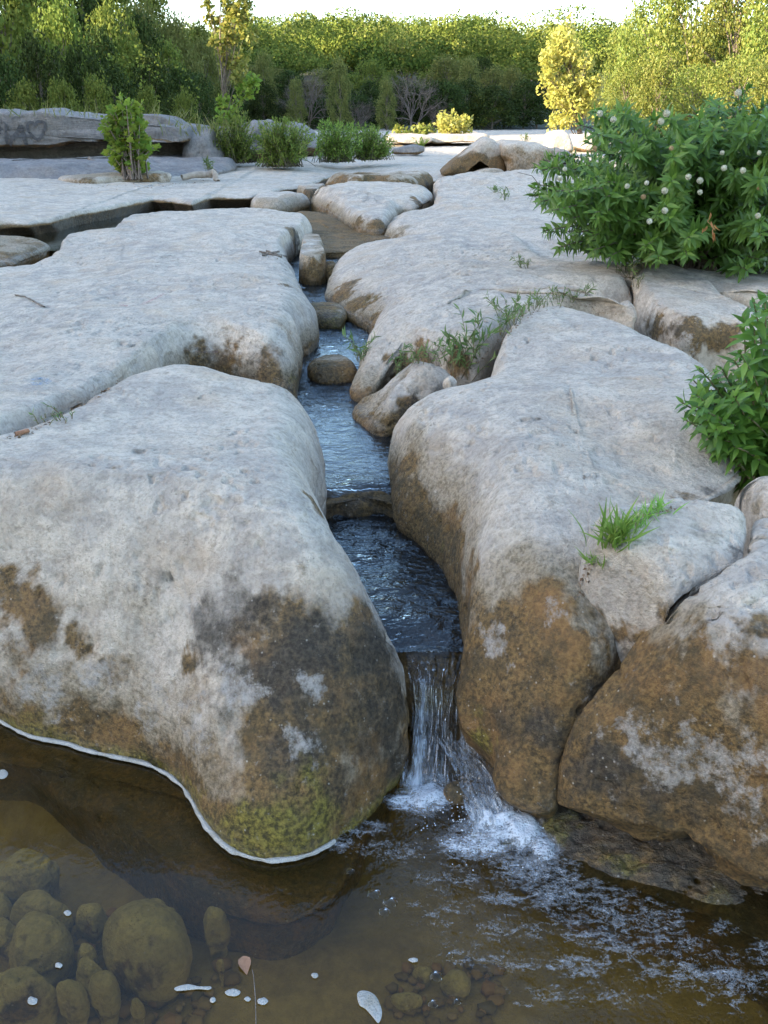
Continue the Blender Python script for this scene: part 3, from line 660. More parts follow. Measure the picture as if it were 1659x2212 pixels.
boulder('sunken_shelf', 'brown algae-covered shelf of rock under water along the foot of the left boulder',
    [(-300, 1500, -.02, .05), (0, 1555, -.02), (200, 1610, -.02), (400, 1680, -.02), (600, 1790, -.02), (800, 1760, -.02), (760, 1860, -.03, .05), (730, 1930, -.05, .1), (640, 1990, -.06, .1), (560, 2000, -.07, .1), (440, 1960, -.07, .1), (360, 1910, -.07, .1), (310, 1850, -.07, .1), (230, 1790, -.07, .1), (150, 1740, -.07, .1), (60, 1690, -.07, .1), (-100, 1660, -.06, .1)],
    [(400, 1780, -.035), (150, 1650, -.03), (600, 1900, -.035), (650, 1900, -.04)], (400, 1740, -.03), zs=-.09, zbot=-.3, p=1.3, ds=.008, lump=.01, waterline=.5, blobs=[('brown', 300, 1720, 400, 1)])
boulder('rock_shelf', 'low wet rock between the side channel and the left edge',
    [(-120, 590, .4, .2), (0, 578, .4, .2), (60, 560, .4, .2), (110, 540, .4, .2), (90, 526, .42, .2), (40, 516, .45, .2, 'c'), (0, 512, .46, .2, 'c'), (-150, 512, .46, .2, 'c'), (-400, 550, .42, .2)],
    [(0, 530, .47), (50, 530, .45), (-150, 545, .47)], (-60, 545, .47), zs=.4, zbot=.2, p=1.1, ds=.013, lump=.015, waterline=.41, brown_amp=.025, blobs=[('brown', 30, 555, 50, .8), ('tan', 60, 530, 40, .6)])
boulder('rock_shelf', 'tan tongue of rock, extended over the upper pool in place of its reflections',
    [(640, 468, .42, .1), (665, 462, .45, .1), (700, 470, .43, .1), (760, 490, .412, .1), (850, 520, .405, .1), (790, 542, .40, .1), (690, 548, .40, .1), (655, 520, .4, .1)],
    [(680, 485, .45), (730, 500, .425), (780, 515, .415), (740, 530, .412)], (700, 495, .43), zs=.38, zbot=.2, p=1.1, ds=.012, lump=.012, waterline=.36, brown_line=.60, blobs=[('tan', 700, 490, 80, 1), ('brown', 730, 505, 50, .8)])  # outer end covers water, its tan standing in for reflections

boulder('pebble', 'small tan pebble lodged between the weeds and the right boulder', [(958, 836, .50, .02), (960, 826, .51, .02), (972, 822, .51, .02), (986, 828, .51, .02), (984, 838, .50, .02), (970, 842, .50, .02)], [(972, 830, .53)], (972, 831, .53), zs=.5, zbot=.45, p=.8, ds=.004, lump=.003, waterline=-1, cat='pebble', blobs=[('tan', 972, 830, 20, .6)])
# cobbles on the pool bed
def cobble(px, py, rx, ry, h, z0, label, ang=0, sq=1.0):
    z0 += .02; h *= 1.2
    pts = []
    c = U(px, py, z0)
    k = (c[1] * CP + (CAMZ - c[2]) * SP) / FPX
    m = 9
    rx *= .92; ry *= .92
    for i in range(m):
        a = 2 * PI * i / m
        r = 1 + random.uniform(-.2, .16)
        x, y = rx * r * math.cos(a), ry * r * math.sin(a)
        pts.append((px + x * math.cos(ang) - y * math.sin(ang), py + x * math.sin(ang) + y * math.cos(ang), z0))
    boulder('cobble', label, pts, [(px, py, z0 + h)], (px, py, z0 + h * .9), zs=z0, zbot=z0 - .06, w=.55, p=.8, und=.01, ds=max(.004, rx * k / 28), lump=min(.02, rx * k * .22), waterline=-1,
            mat=COBBLE, wob=.003, cat='stone', maxrows=60, blobs=[('tan', px + random.uniform(-.5, .5) * rx, py + random.uniform(-.5, .5) * ry, rx * random.uniform(.3, .9), random.uniform(.3, 1)), ('brown', px + random.uniform(-.7, .7) * rx, py + ry * .6, rx * .5, random.choice([.3, .9]))])
COBBLE = rock_material('sunken_stone', base=(0.46, 0.37, 0.17), bump=.6)
for a in [(60, 1905, 88, 50, .05, -.15, 'angular olive slab of stone, uppermost in the sunken heap', -.25),
          (85, 1985, 70, 42, .05, -.16, 'flat sunken stone below the angular slab', .1),
          (85, 2075, 92, 66, .07, -.16, 'large tilted sunken cobble at the left edge', -.4),
          (332, 2070, 102, 88, .085, -.16, 'biggest round sunken cobble, on its own in the lower left', 0),
          (55, 2160, 90, 38, .05, -.15, 'broad pale-edged sunken stone in the lower left corner', -.1),
          (198, 1995, 42, 30, .04, -.16, 'small round sunken stone right of the flat one', 0),
          (195, 2118, 34, 27, .04, -.15, 'reddish sunken stone between the large cobbles', 0),
          (190, 2080, 34, 22, .035, -.16, 'dark lumpy sunken stone above the reddish one', 0),
          (160, 2175, 40, 32, .045, -.15, 'sunken stone right of the broad pale-edged one', .2),
          (225, 2165, 36, 36, .05, -.155, 'upright dark sunken stone at the bottom edge', .3),
          (470, 2015, 38, 30, .05, -.14, 'sunken stone at the tip of the algae shelf', -.5),
          (300, 2190, 22, 14, .03, -.14, 'small orange sunken pebble under the biggest cobble', 0),
          (10, 2040, 40, 34, .04, -.17, 'dark sunken stone cut by the left edge', 0),
          (5, 1975, 26, 26, .04, -.17, 'small sunken stone at the left edge below the slab', 0),
          (478, 2094, 14, 11, .02, -.15, 'lone yellowish sunken pebble right of the biggest cobble', .5),
          (915, 2110, 24, 17, .018, -.175, 'dark sunken stone at the bottom centre', 0),
          (985, 2130, 28, 16, .018, -.175, 'sunken stone right of the one at the bottom centre', .2),
          (880, 2165, 34, 15, .012, -.175, 'flat pale sunken stone at the bottom centre', 0)]:
    cobble(*a)
PEB = []
for i in range(190):                                       # gravel under water
    px, py = random.choice([(random.uniform(120, 440), random.uniform(2120, 2215)), (random.uniform(100, 300), random.uniform(1960, 2200)), (random.uniform(0, 520), random.uniform(1950, 2215)), (random.uniform(840, 1080), random.uniform(2080, 2210))])
    PEB.append((U(px, py, -.165), random.uniform(.005, .015)))
V_, F_ = [], []
for c, r in PEB:
    b = len(V_); K, M = 8, 6
    s = np.array([random.uniform(.8, 1.4), random.uniform(.8, 1.3), random.uniform(.5, .8)]) * r
    a0 = random.random() * 6
    for m in range(M + 1):
        th = PI * m / M
        for k in range(K):
            ph = 2 * PI * k / K + a0; q = 1 + .15 * math.sin(3 * ph + m + a0)
            V_.append(c + s * q * np.array([math.sin(th) * math.cos(ph), math.sin(th) * math.sin(ph), math.cos(th)]))
    for m in range(M):
        for k in range(K): F_.append((b + m * K + k, b + m * K + (k + 1) % K, b + (m + 1) * K + (k + 1) % K, b + (m + 1) * K + k))
PEBM = leaf_material('pebbles', [(.16, .11, .04), (.30, .22, .10), (.32, .19, .08), (.12, .10, .04)], trans=0.0, rough=.6)
tag(mesh_obj('gravel', np.array(V_), np.array(F_), PEBM), 'scatter of small brown pebbles on the pool bed', 'gravel', kind='stuff')

# ------------------------------------------------------------------ the limestone plain and its undercut edge
edge = [(-700, 560), (-400, 530), (-150, 500), (0, 488), (60, 484), (110, 478), (150, 466), (240, 450), (330, 430), (372, 432), (410, 440), (450, 426), (540, 420), (575, 412), (610, 402), (650, 396), (690, 383), (722, 371), (760, 376),
        (860, 384), (940, 380), (1010, 372), (1200, 368), (1500, 368), (2400, 372)]
Eg = np.array([U(a, b, .50 + .06 * sstep(300, 800, np.array([a]))[0])[:2] for a, b in edge])
Eg[:, 1] += 0.05
xs = np.concatenate([np.linspace(Eg[0, 0], -6, 40, endpoint=False), np.linspace(-6, 3.5, 900), np.linspace(3.55, Eg[-1, 0], 40)])
ye = np.interp(xs, Eg[:, 0], Eg[:, 1])
ye = ye + 0.10 * fbm(np.c_[xs, xs * 0, xs * 0], 1.6, 4, 5) + .08 * noise(np.c_[xs, xs * 0, xs * 0], 5, 8) + .03 * noise(np.c_[xs, xs * 0, xs * 0], 14, 9)
prof = [(.30, .2), (.22, .34), (.16, .38), (.11, .41), (.07, .435), (.03, .455), (-.0, .47), (-.02, .482), (-.01, .495), (.02, .507), (.06, .514), (.11, .52), (.18, .522)]
ys = np.concatenate([np.linspace(.26, 4, 110), 4 + 62 * np.linspace(0, 1, 90)[1:] ** 1.6])
G = np.zeros((len(prof) + len(ys), len(xs), 3)); G[:, :, 0] = xs
for r, (dy, z) in enumerate(prof): G[r, :, 1] = ye + dy * (1 if r > 6 else (0.75 + .25 * noise(np.c_[xs, xs * 0, xs * 0], 2.2, 3))); G[r, :, 2] = z
def plain_z(x, y, d):
    P = np.c_[x, y, y * 0]
    return .522 + .07 * sstep(0, 6, d) + .02 * fbm(P, .5, 3, 1) * sstep(0, 1, d) + .012 * fbm(P, 2.2, 4, 2) * sstep(0, .5, d) + .006 * fbm(P, 9, 2, 3) + .03 * fbm(P * [.4, 1, 1], .9, 2, 6) * sstep(2, 6, d) + .05 * sstep(-3, -9, x)
for r, d in enumerate(ys):
    y = ye + d * (1 if d < 4 else 1); G[len(prof) + r, :, 1] = y; G[len(prof) + r, :, 2] = plain_z(xs, y, np.full(len(xs), d))
V = G.reshape(-1, 3)
V[:, 2] += .012 * fbm(V, 5, 3, 4)
nX = len(xs); i = np.arange((G.shape[0] - 1) * nX).reshape(-1, nX)[:, :-1]
F = np.stack([i, i + 1, i + 1 + nX, i + nX], -1).reshape(-1, 4)
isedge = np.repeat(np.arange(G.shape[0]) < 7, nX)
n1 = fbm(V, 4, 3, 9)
at = {'brown': np.where(isedge, 1.0, np.clip(1 - sstep(.0, .03, V[:, 2] - .478 - .02 * n1), 0, 1) * 1.0 * (np.repeat(np.arange(G.shape[0]) < 12, nX))), 'dark': isedge * .85, 'moss': isedge * .0, 'pale': isedge * 0.0, 'tan': np.clip(n1 * 1.1, 0, .6) * 1.0, 'wet': isedge * .6}  # brown edge face, its colour darkened further for the undercut's shade
o = mesh_obj('bedrock_ground', V, F, ROCK, attrs=at); tag(o, kind='structure', label='flat pale limestone bedrock stretching back to the woods')
register('bedrock_ground', V)

# bed under stream and pool, land and hills: one big sheet
def land(x, y):
    P = np.c_[x, y, 0 * x]
    z = .15 + 0 * x
    far = sstep(46, 64, y) * .6 + np.clip((y - 58) / 95, 0, 1.25) ** 0.85 * 8.0
    left = sstep(-7.5, -13, x + .08 * (y - 14)) * sstep(10, 17, y) * 1.1 + np.clip((-x - 12 - .1 * (y - 15)) / 32, 0, 1) * 8.5 * sstep(14, 34, y) * (1 - .75 * sstep(54, 80, y)) + 3.5 * sstep(-22, -38, x) * sstep(26, 38, y) * sstep(66, 54, y)  # last left term: unseen rise, added to shade the thicket
    right = np.clip((x - 11 - .05 * y) / 22, 0, 1.2) * 5.5 * sstep(16, 34, y)
    z = z + np.maximum(far, np.maximum(left, right)) + (1.9 * fbm(P, .028, 3, 12) - .6) * sstep(50, 90, y)
    # valley side behind the camera: it keeps the low sun off the creek
    q = -(x * .940 + y * .342)
    z = z + 16.1 * sstep(14, 44, q) * sstep(-1e3, -2, -abs(y) * 0 - 3) 
    near = sstep(6.2, 5.0, y) * 0
    z = z - .10 * sstep(6, 4.5, y)
    pool = sstep(1.95, 1.55, y)
    return z * (1 - pool) + pool * np.where(q > 12, z, -.17)
gx = np.concatenate([-np.geomspace(5, 260, 70)[::-1], np.linspace(-4.9, 4.9, 160), np.geomspace(5, 260, 70)])
gy = np.concatenate([-np.geomspace(3, 120, 40)[::-1], np.linspace(-2.9, 12, 200), np.geomspace(12.1, 420, 90)])
X, Yg = np.meshgrid(gx, gy)
x, y = X.ravel(), Yg.ravel()
z = land(x, y)
P = np.c_[x, y, z]
nearm = (np.abs(x) < 5) & (y < 12) & (y > -3)
z = z + nearm * (.022 * fbm(P, 3.5, 4, 2) + .006 * fbm(P, 18, 3, 3))
z = np.where((y < 1.6) & nearm, z - .035 * sstep(-.2, -1, x), z)
V = np.c_[x, y, z]
i = (np.arange(len(gy) - 1)[:, None] * len(gx) + np.arange(len(gx) - 1)[None]).ravel()
F = np.stack([i, i + 1, i + 1 + len(gx), i + len(gx)], 1)
t = NT('ground_material')
vec = t.n('ShaderNodeNewGeometry').outputs['Position']
sx = t.n('ShaderNodeSeparateXYZ', Vector=vec)
bedc = t.mix(t.ramp(t.noise(9, 6, .7, vec), [(.38, 0), (.66, 1)]), (.19, .125, .038), (.38, .27, .10))
bedc = t.mix(t.ramp(t.noise(2.5, 4, .6, vec), [(.45, 0), (.7, .8)]), bedc, (.26, .19, .07))
woodc = t.mix(t.noise(1.5, 5, .7, vec), (.02, .026, .01), (.055, .06, .024))
p = t.n('ShaderNodeBsdfPrincipled', Roughness=.8)
t.link(t.mix(t.ramp(t.math('MULTIPLY', sx.outputs[1], .01), [(.11, 0), (.13, 1)]), bedc, woodc), p.inputs['Base Color'])
bp = t.n('ShaderNodeBump', Strength=.7, Distance=.02, Height=t.noise(25, 5, .7, vec)); t.link(bp.outputs[0], p.inputs['Normal'])
t.link(p.outputs[0], t.out.inputs[0])
tag(mesh_obj('ground', V, F, t.m), kind='structure', label='creek bed and wooded ground')

# ------------------------------------------------------------------ water
WATER = water_material('stream_water_surface', (.60, .56, .50), .012, 30, extra='rip', stretch=(.6, 1, 1), ior=1.5, body=((.03, .035, .04), .25))
POOLW = water_material('pool_water_surface', (.90, .76, .47), .006, 26, extra='rip', body=((.12, .09, .035), .08))
def grid_water(name, x0, x1, y0, y1, zf, dx, mat, amp, rip):
    xs_, ys_ = np.arange(x0, x1, dx), np.arange(y0, y1, dx)
    X, Y_ = np.meshgrid(xs_, ys_); x, y = X.ravel(), Y_.ravel()
    P = np.c_[x, y, 0 * x]
    r = rip(x, y)
    z = zf(x, y) + amp * r * (fbm(P * [.7, 1, 1], 15, 2, 5) + .4 * fbm(P * [.6, 1, 1], 40, 2, 6))
    i = (np.arange(len(ys_) - 1)[:, None] * len(xs_) + np.arange(len(xs_) - 1)[None]).ravel()
    F = np.stack([i, i + 1, i + 1 + len(xs_), i + len(xs_)], 1)
    if name == 'stream_water': F = F[(x > -.30 - .12 * (y - 1.77))[F].all(1)]
    return mesh_obj(name, np.c_[x, y, z], F, mat, attrs={'rip': r})
def stream_z(x, y):
    n = .05 * noise(np.c_[x, y, 0 * x], 6, 2)
    yy = y + n
    z = .235 + .052 * sstep(2.45, 2.58, yy) + .035 * sstep(3.68, 3.9, yy) + .035 * sstep(4.75, 5.0, yy) + .02 * sstep(6.3, 6.8, yy) + .02 * sstep(2.6, 3.6, yy) * 0
    return z - .030 * sstep(1.90, 1.76, y) ** 1.5
def stream_rip(x, y):
    r = 1.0 * sstep(2.75, 2.45, y) + .5 * np.exp(-((y - 3.0) / .25) ** 2) * 0 + .25 + .9 * np.exp(-((y - 3.55) / .25) ** 2) + .8 * np.exp(-((y - 4.6) / .3) ** 2) + .45 * sstep(3.8, 4.6, y)
    return np.clip(r, 0, 1.2) * sstep(7.2, 6.2, y) + .01
o = grid_water('stream_water', -.9, .42, 1.768, 7.3, stream_z,   .010, WATER, .0065, stream_rip); tag(o, kind='structure', label='rippling blue stream running down between the boulders')
o = mesh_obj('upper_pool_water', [(-9, 6.9, .402), (1.6, 6.9, .402), (1.6, 14, .402), (-9, 14, .402)], [(0, 1, 2, 3)], POOLW, attrs={'rip': [0.02] * 4}); tag(o, kind='structure', label='still water of the upper side channel')
def pool_rip(x, y):
    c = U(1050, 1820, 0)
    d = np.hypot(x - c[0] , (y - c[1]) * 1.2)
    d2 = np.hypot(x - U(1400, 2050, 0)[0], y - U(1400, 2050, 0)[1])
    return .03 + .95 * np.exp(-(d / .20) ** 2) + .6 * np.exp(-(d2 / .28) ** 2)
o = grid_water('pool_water', -2.2, 2.2, .3, 2.0, lambda x, y: 0 * x, .012, POOLW, .006, pool_rip); tag(o, kind='structure', label='olive clear pool in front of the boulders')

# the waterfall: a falling sheet in three tongues
def ribbon(path, widths, nu, nv, amp, seed, calm=False):
    """ path: centre points of the falling sheet from lip to pool; bowed across, with threads along the fall """
    path = np.array(path); s = np.linspace(0, 1, nv); k = np.linspace(0, 1, len(path))
    def cr(a):
        return np.interp(s, k, a)
    C = np.stack([cr(path[:, j]) for j in range(3)], 1)
    for _ in range(6): C[1:-1] = (C[:-2] + 2 * C[1:-1] + C[2:]) / 4
    Wd = cr(np.array(widths))
    u = np.linspace(-1, 1, nu)
    V = np.zeros((nv, nu, 3))
    th = noise(np.c_[u * 6, u * 0, u * 0], 2.5, seed)
    for r in range(nv):
        V[r, :, 0] = C[r, 0] + u * Wd[r] + .004 * (min(1, s[r] * 3) if calm else 1) * noise(np.c_[u * 3, u * 0 + s[r] * 3, u * 0], 2, seed)
        kk_ = min(1, max(0, s[r] * 3.5 - .5)) if calm else 1
        V[r, :, 1] = C[r, 1] + .012 * (u ** 2) * 1.0 - amp * kk_ * (th * (.3 + s[r]) + .6 * noise(np.c_[u * 9, u * 0 + s[r] * 4, u * 0], 2, seed + 3))
        V[r, :, 2] = C[r, 2] + .004 * (min(1, s[r] * 2) if calm else 1) * noise(np.c_[u * 6, u * 0 + s[r] * 8, u * 0], 2, seed + 5)
    i = np.arange((nv - 1) * nu).reshape(nv - 1, nu)[:, :-1]
    F = np.stack([i, i + 1, i + 1 + nu, i + nu], -1).reshape(-1, 4)
    U_ = np.tile(u, nv); S_ = np.repeat(s, nu)
    return V.reshape(-1, 3), F, U_, S_
def merge(parts):
    Vs, Fs, A, B, b = [], [], [], [], 0
    for V, F, a, s in parts: Vs.append(V); Fs.append(F + b); A.append(a); B.append(s); b += len(V)
    return np.vstack(Vs), np.vstack(Fs), np.concatenate(A), np.concatenate(B)
t = NT('falling_water')
vec = t.n('ShaderNodeNewGeometry').outputs['Position']
mp = t.n('ShaderNodeMapping', Vector=vec); mp.inputs['Scale'].default_value = (1, .25, .10)
st = t.noise(150, 4, .65, mp.outputs[0], .4)
mp2 = t.n('ShaderNodeMapping', Vector=vec); mp2.inputs['Scale'].default_value = (1, .5, .3)
br = t.noise(60, 5, .7, mp2.outputs[0], .6)
bp = t.n('ShaderNodeBump', Strength=1.0, Distance=.012, Height=t.math('ADD', st, t.math('MULTIPLY', br, .5)))
t.link(t.math('ADD', t.attr('aer'), .48, True), bp.inputs['Strength'])
fr = t.n('ShaderNodeFresnel', IOR=1.36); t.link(bp.outputs[0], fr.inputs['Normal'])
tr = t.n('ShaderNodeBsdfTransparent', Color=(.78, .78, .76, 1))
gl = t.n('ShaderNodeBsdfGlossy', Roughness=.12); t.link(bp.outputs[0], gl.inputs['Normal'])
df = t.n('ShaderNodeBsdfPrincipled', Roughness=.35); df.inputs['Base Color'].default_value = (.62, .68, .74, 1); t.link(bp.outputs[0], df.inputs['Normal'])
m1 = t.n('ShaderNodeMixShader'); t.link(fr.outputs[0], m1.inputs[0]); t.link(tr.outputs[0], m1.inputs[1]); t.link(gl.outputs[0], m1.inputs[2])
fm = t.math('ADD', t.math('MULTIPLY', t.attr('aer'), 1.0), t.math('MULTIPLY', t.math('SUBTRACT', t.math('ADD', t.math('MULTIPLY', st, .6), t.math('MULTIPLY', br, .4)), .5), 2.6))
m2 = t.n('ShaderNodeMixShader'); t.link(t.ramp(fm, [(.38, 0), (.95, .85)]), m2.inputs[0]); t.link(m1.outputs[0], m2.inputs[1]); t.link(df.outputs[0], m2.inputs[2])
t.link(m2.outputs[0], t.out.inputs[0])
FALL = t.m
def PQ(px, py, z): return U(px, py, z)
r1 = ribbon([PQ(940, 1396, .208), PQ(942, 1412, .203), PQ(944, 1445, .186), PQ(942, 1480, .165), PQ(940, 1540, .11), PQ(936, 1610, .06), PQ(930, 1690, .01), PQ(926, 1720, -.01)], [.070, .068, .062, .054, .05, .052, .06, .065], 90, 120, .006, 3, True)
r2 = ribbon([PQ(975, 1600, .075), PQ(1000, 1630, .062), PQ(1035, 1680, .045), PQ(1060, 1740, .025), PQ(1085, 1800, .004), PQ(1100, 1830, -.01)], [.03, .04, .045, .05, .06, .07], 70, 80, .006, 9)
r3 = ribbon([PQ(1010, 1520, .14), PQ(1015, 1560, .11), PQ(1025, 1620, .06), PQ(1045, 1690, .01)], [.012, .02, .03, .035], 40, 60, .004, 13)
Vw, Fw, Uw, Sw = merge([r1, r2, r3])
n_ = len(r1[0])
aer = np.concatenate([-.55 + 1.0 * r1[3] ** .8 + .55 * np.exp(-((r1[2] + .5) / .22) ** 2) * sstep(.25, .45, r1[3]) - .45 * np.exp(-((r1[2] - .35) / .4) ** 2) * sstep(.95, .6, r1[3]) , .0 + .8 * r2[3] ** 1.2, -.1 + .5 * r3[3]])
o = mesh_obj('waterfall', Vw, Fw, FALL, attrs={'aer': aer}); tag(o, 'small waterfall pouring through the gap between the two big boulders into the pool', 'waterfall')

# foam: bubbly froth sheet with ragged holes, plus bubbles and drops
t = NT('foam_material')
vec = t.n('ShaderNodeNewGeometry').outputs['Position']
mpf = t.n('ShaderNodeMapping', Vector=vec); mpf.inputs['Rotation'].default_value = (0, 0, .6); mpf.inputs['Scale'].default_value = (.6, 1.25, 1)
nz = t.math('ADD', t.math('MULTIPLY', t.noise(46, 6, .72, mpf.outputs[0], 1.2), .7), t.math('MULTIPLY', t.noise(140, 4, .7, vec), .3))
vo = t.n('ShaderNodeTexVoronoi', Vector=vec, Scale=210)
f = t.math('ADD', t.attr('foam'), t.math('MULTIPLY', t.math('SUBTRACT', nz, .5), 2.8))
f = t.math('SUBTRACT', f, t.math('MULTIPLY', t.ramp(vo.outputs['Distance'], [(0, 1), (.5, 0)]), .35))
p = t.n('ShaderNodeBsdfPrincipled', Roughness=.3); p.inputs['Base Color'].default_value = (.58, .62, .66, 1)
bp = t.n('ShaderNodeBump', Strength=1, Distance=.002, Height=t.math('ADD', nz, vo.outputs['Distance'])); t.link(bp.outputs[0], p.inputs['Normal'])
tr = t.n('ShaderNodeBsdfTransparent')
mx = t.n('ShaderNodeMixShader'); t.link(t.ramp(f, [(.25, 0), (.75, .38), (1.5, .9)]), mx.inputs[0]); t.link(tr.outputs[0], mx.inputs[1]); t.link(p.outputs[0], mx.inputs[2])
t.link(mx.outputs[0], t.out.inputs[0])
FOAM = t.m
fx0, fx1, fy0, fy1 = U(700, 1700, 0)[0] - .02, 1.0, .75, 1.66
xs_, ys_ = np.arange(fx0, fx1, .0045), np.arange(fy0, fy1, .0045)
X, Y_ = np.meshgrid(xs_, ys_); x, y = X.ravel(), Y_.ravel(); P = np.c_[x, y, 0 * x]
pa, pb, _ = project(P)
dens = np.zeros(len(P))
for (px, py, rx, ry, s) in [(930, 1720, 70, 50, 1.0), (880, 1735, 60, 22, .85), (1060, 1760, 75, 60, 1.1), (1130, 1800, 70, 60, 1.0), (1040, 1830, 100, 40, .8), (1170, 1830, 50, 40, .9), (1080, 1790, 120, 60, .8), (790, 1790, 60, 20, .45), (740, 1830, 24, 20, .45),
                          (1190, 1950, 80, 30, .62), (1100, 1945, 70, 20, .55), (1230, 1900, 40, 24, .5), (1290, 2020, 110, 40, .45), (1420, 1990, 90, 40, .42), (1100, 2080, 90, 25, .35), (1250, 2090, 110, 26, .42), (1450, 2090, 120, 40, .36), (1150, 1880, 110, 50, .6), (1200, 1930, 130, 60, .5), (1290, 1980, 150, 60, .42), (1400, 2040, 180, 70, .36), (1540, 2110, 200, 80, .34), (1120, 2010, 110, 40, .33), (980, 1900, 110, 40, .3), (850, 1840, 90, 30, .34), (1580, 2130, 110, 50, .45), (1000, 2060, 60, 30, .25), (960, 1960, 90, 40, .28), (1560, 2010, 60, 30, .3), (1640, 2060, 60, 40, .4), (1300, 2150, 160, 30, .3)]:
    c = U(px, py, 0); k = (c[1] * CP + CAMZ * SP) / FPX
    cy = abs(U(px, py + ry, 0)[1] - U(px, py - ry, 0)[1]) / 2
    d = np.sqrt(((x - c[0]) / (rx * k)) ** 2 + ((y - c[1]) / cy) ** 2) + .35 * noise(P, 14, 3)
    dens = np.maximum(dens, s * (1.1 if py < 1860 else .98) * (1 - sstep(.35, 1.35, d)))
hgt = np.clip(dens - .75, 0, 1)
z = .0045 + hgt * .045 * (.5 + .9 * fbm(P, 20, 4, 2, .6)) + .005 * fbm(P, 34, 3, 4) * dens
i = (np.arange(len(ys_) - 1)[:, None] * len(xs_) + np.arange(len(xs_) - 1)[None]).ravel()
F = np.stack([i, i + 1, i + 1 + len(xs_), i + len(xs_)], 1)
keep = dens[F].max(1) > .02
F = F[keep]
used = np.unique(F); rm = np.zeros(len(P), int); rm[used] = np.arange(len(used))
tag(mesh_obj('foam', np.c_[x, y, z][used], rm[F], FOAM, attrs={'foam': dens[used]}), 'white froth spreading from the foot of the waterfall across the pool', 'foam', kind='stuff')

# ragged scum line along the left boulder's foot
wl = [(-20, 1548), (0, 1560), (20, 1580), (60, 1598), (100, 1607), (135, 1616), (150, 1632), (200, 1642), (235, 1650), (300, 1666), (345, 1684), (378, 1708), (395, 1745), (410, 1770), (438, 1795), (470, 1832), (500, 1852), (540, 1864), (580, 1868), (640, 1863), (680, 1850), (712, 1828), (722, 1812)]
Wp = []
Va = SURF['boulder']; near_ = Va[np.abs(Va[:, 2] - .002) < .007]
for a, b in wl:
    q = U(a, b, .004); d = np.hypot(near_[:, 0] - q[0], near_[:, 1] - q[1]); k = np.argmin(d)
    if d[k] < .06: q = np.array([near_[k, 0], near_[k, 1] - .003, .004])
    Wp.append(q)
Wp = np.array(Wp)
s_ = np.linspace(0, len(wl) - 1, 600); C_ = np.stack([np.interp(s_, np.arange(len(wl)), Wp[:, k]) for k in range(3)], 1)
for _ in range(10): C_[1:-1] = (C_[:-2] + 2 * C_[1:-1] + C_[2:]) / 4
T_ = np.gradient(C_, axis=0); T_ /= np.linalg.norm(T_, axis=1, keepdims=True); Nn = np.c_[T_[:, 1], -T_[:, 0], 0 * T_[:, 0]]
if Nn[300, 1] > 0: Nn = -Nn
hw = .0042 + .0030 * noise(C_, 34, 2) + .001 * noise(C_, 90, 5) + .006 * np.clip(noise(C_, 8, 3), 0, 1) ** 2
rows = []
for k, (a, zz) in enumerate([(-1.6, .001), (-1.0, .005), (0, .0065), (.75, .0055), (1, .0005)]):
    rows.append(C_ + Nn * (hw * a)[:, None] + np.array([0, 0, zz]))
G = np.array(rows); i = np.arange(4 * 600).reshape(4, 600)[:, :-1]
t = NT('scum_foam')
vec = t.n('ShaderNodeNewGeometry').outputs['Position']
vo = t.n('ShaderNodeTexVoronoi', Vector=vec, Scale=260)
p = t.n('ShaderNodeBsdfPrincipled', Roughness=.45)
t.link(t.mix(t.ramp(vo.outputs['Distance'], [(.05, 1), (.3, 0)]), t.mix(t.ramp(t.noise(30, 4, .6, vec), [(.5, 0), (.7, .6)]), (.36, .35, .32), (.24, .21, .15)), (.20, .18, .14)), p.inputs['Base Color'])
bp = t.n('ShaderNodeBump', Strength=.8, Distance=.002, Height=vo.outputs['Distance']); t.link(bp.outputs[0], p.inputs['Normal']); t.link(p.outputs[0], t.out.inputs[0])
SCUM = t.m
tag(mesh_obj('scum_line', G.reshape(-1, 3), np.stack([i, i + 1, i + 601, i + 600], -1).reshape(-1, 4), SCUM), 'thin grey-white line of froth along the foot of the left boulder', 'foam', kind='stuff')
def blob_mesh(name, label, cat, pts, z, h, mat, group=None):
    P = catmull(np.array([np.r_[U(a, b, z)[:2], 0] for a, b in pts]), 48)[:, :2]; c = P.mean(0)
    V = [(*c, z + h)] + [(*(c + (q - c) * s), z + h * math.sqrt(1 - s * s)) for s in (.4, .7, .9, 1.0) for q in P]
    F = [(0, 1 + (k + 1) % 48, 1 + k) for k in range(48)] + [(1 + r * 48 + k, 1 + r * 48 + (k + 1) % 48, 49 + r * 48 + (k + 1) % 48, 49 + r * 48 + k) for r in range(3) for k in range(48)]
    return tag(mesh_obj(name, V, F, mat), label, cat, group)
def ell(px, py, rx, ry, n=10, j=.15): return [(px + rx * (1 + random.uniform(-j, j)) * math.cos(2 * PI * k / n), py + ry * (1 + random.uniform(-j, j)) * math.sin(2 * PI * k / n)) for k in range(n)]
blob_mesh('foam_patch', 'largest torn patch of white froth at the bottom centre', 'foam', [(772, 2145), (790, 2140), (812, 2152), (825, 2185), (818, 2210), (806, 2198), (790, 2180), (776, 2170)], .002, .002, SCUM)
blob_mesh('foam_patch', 'stretched patch of froth with two lobes below the biggest cobble', 'foam', [(378, 2133), (405, 2126), (435, 2132), (456, 2131), (452, 2138), (425, 2137), (395, 2140), (380, 2140)], .002, .002, SCUM)
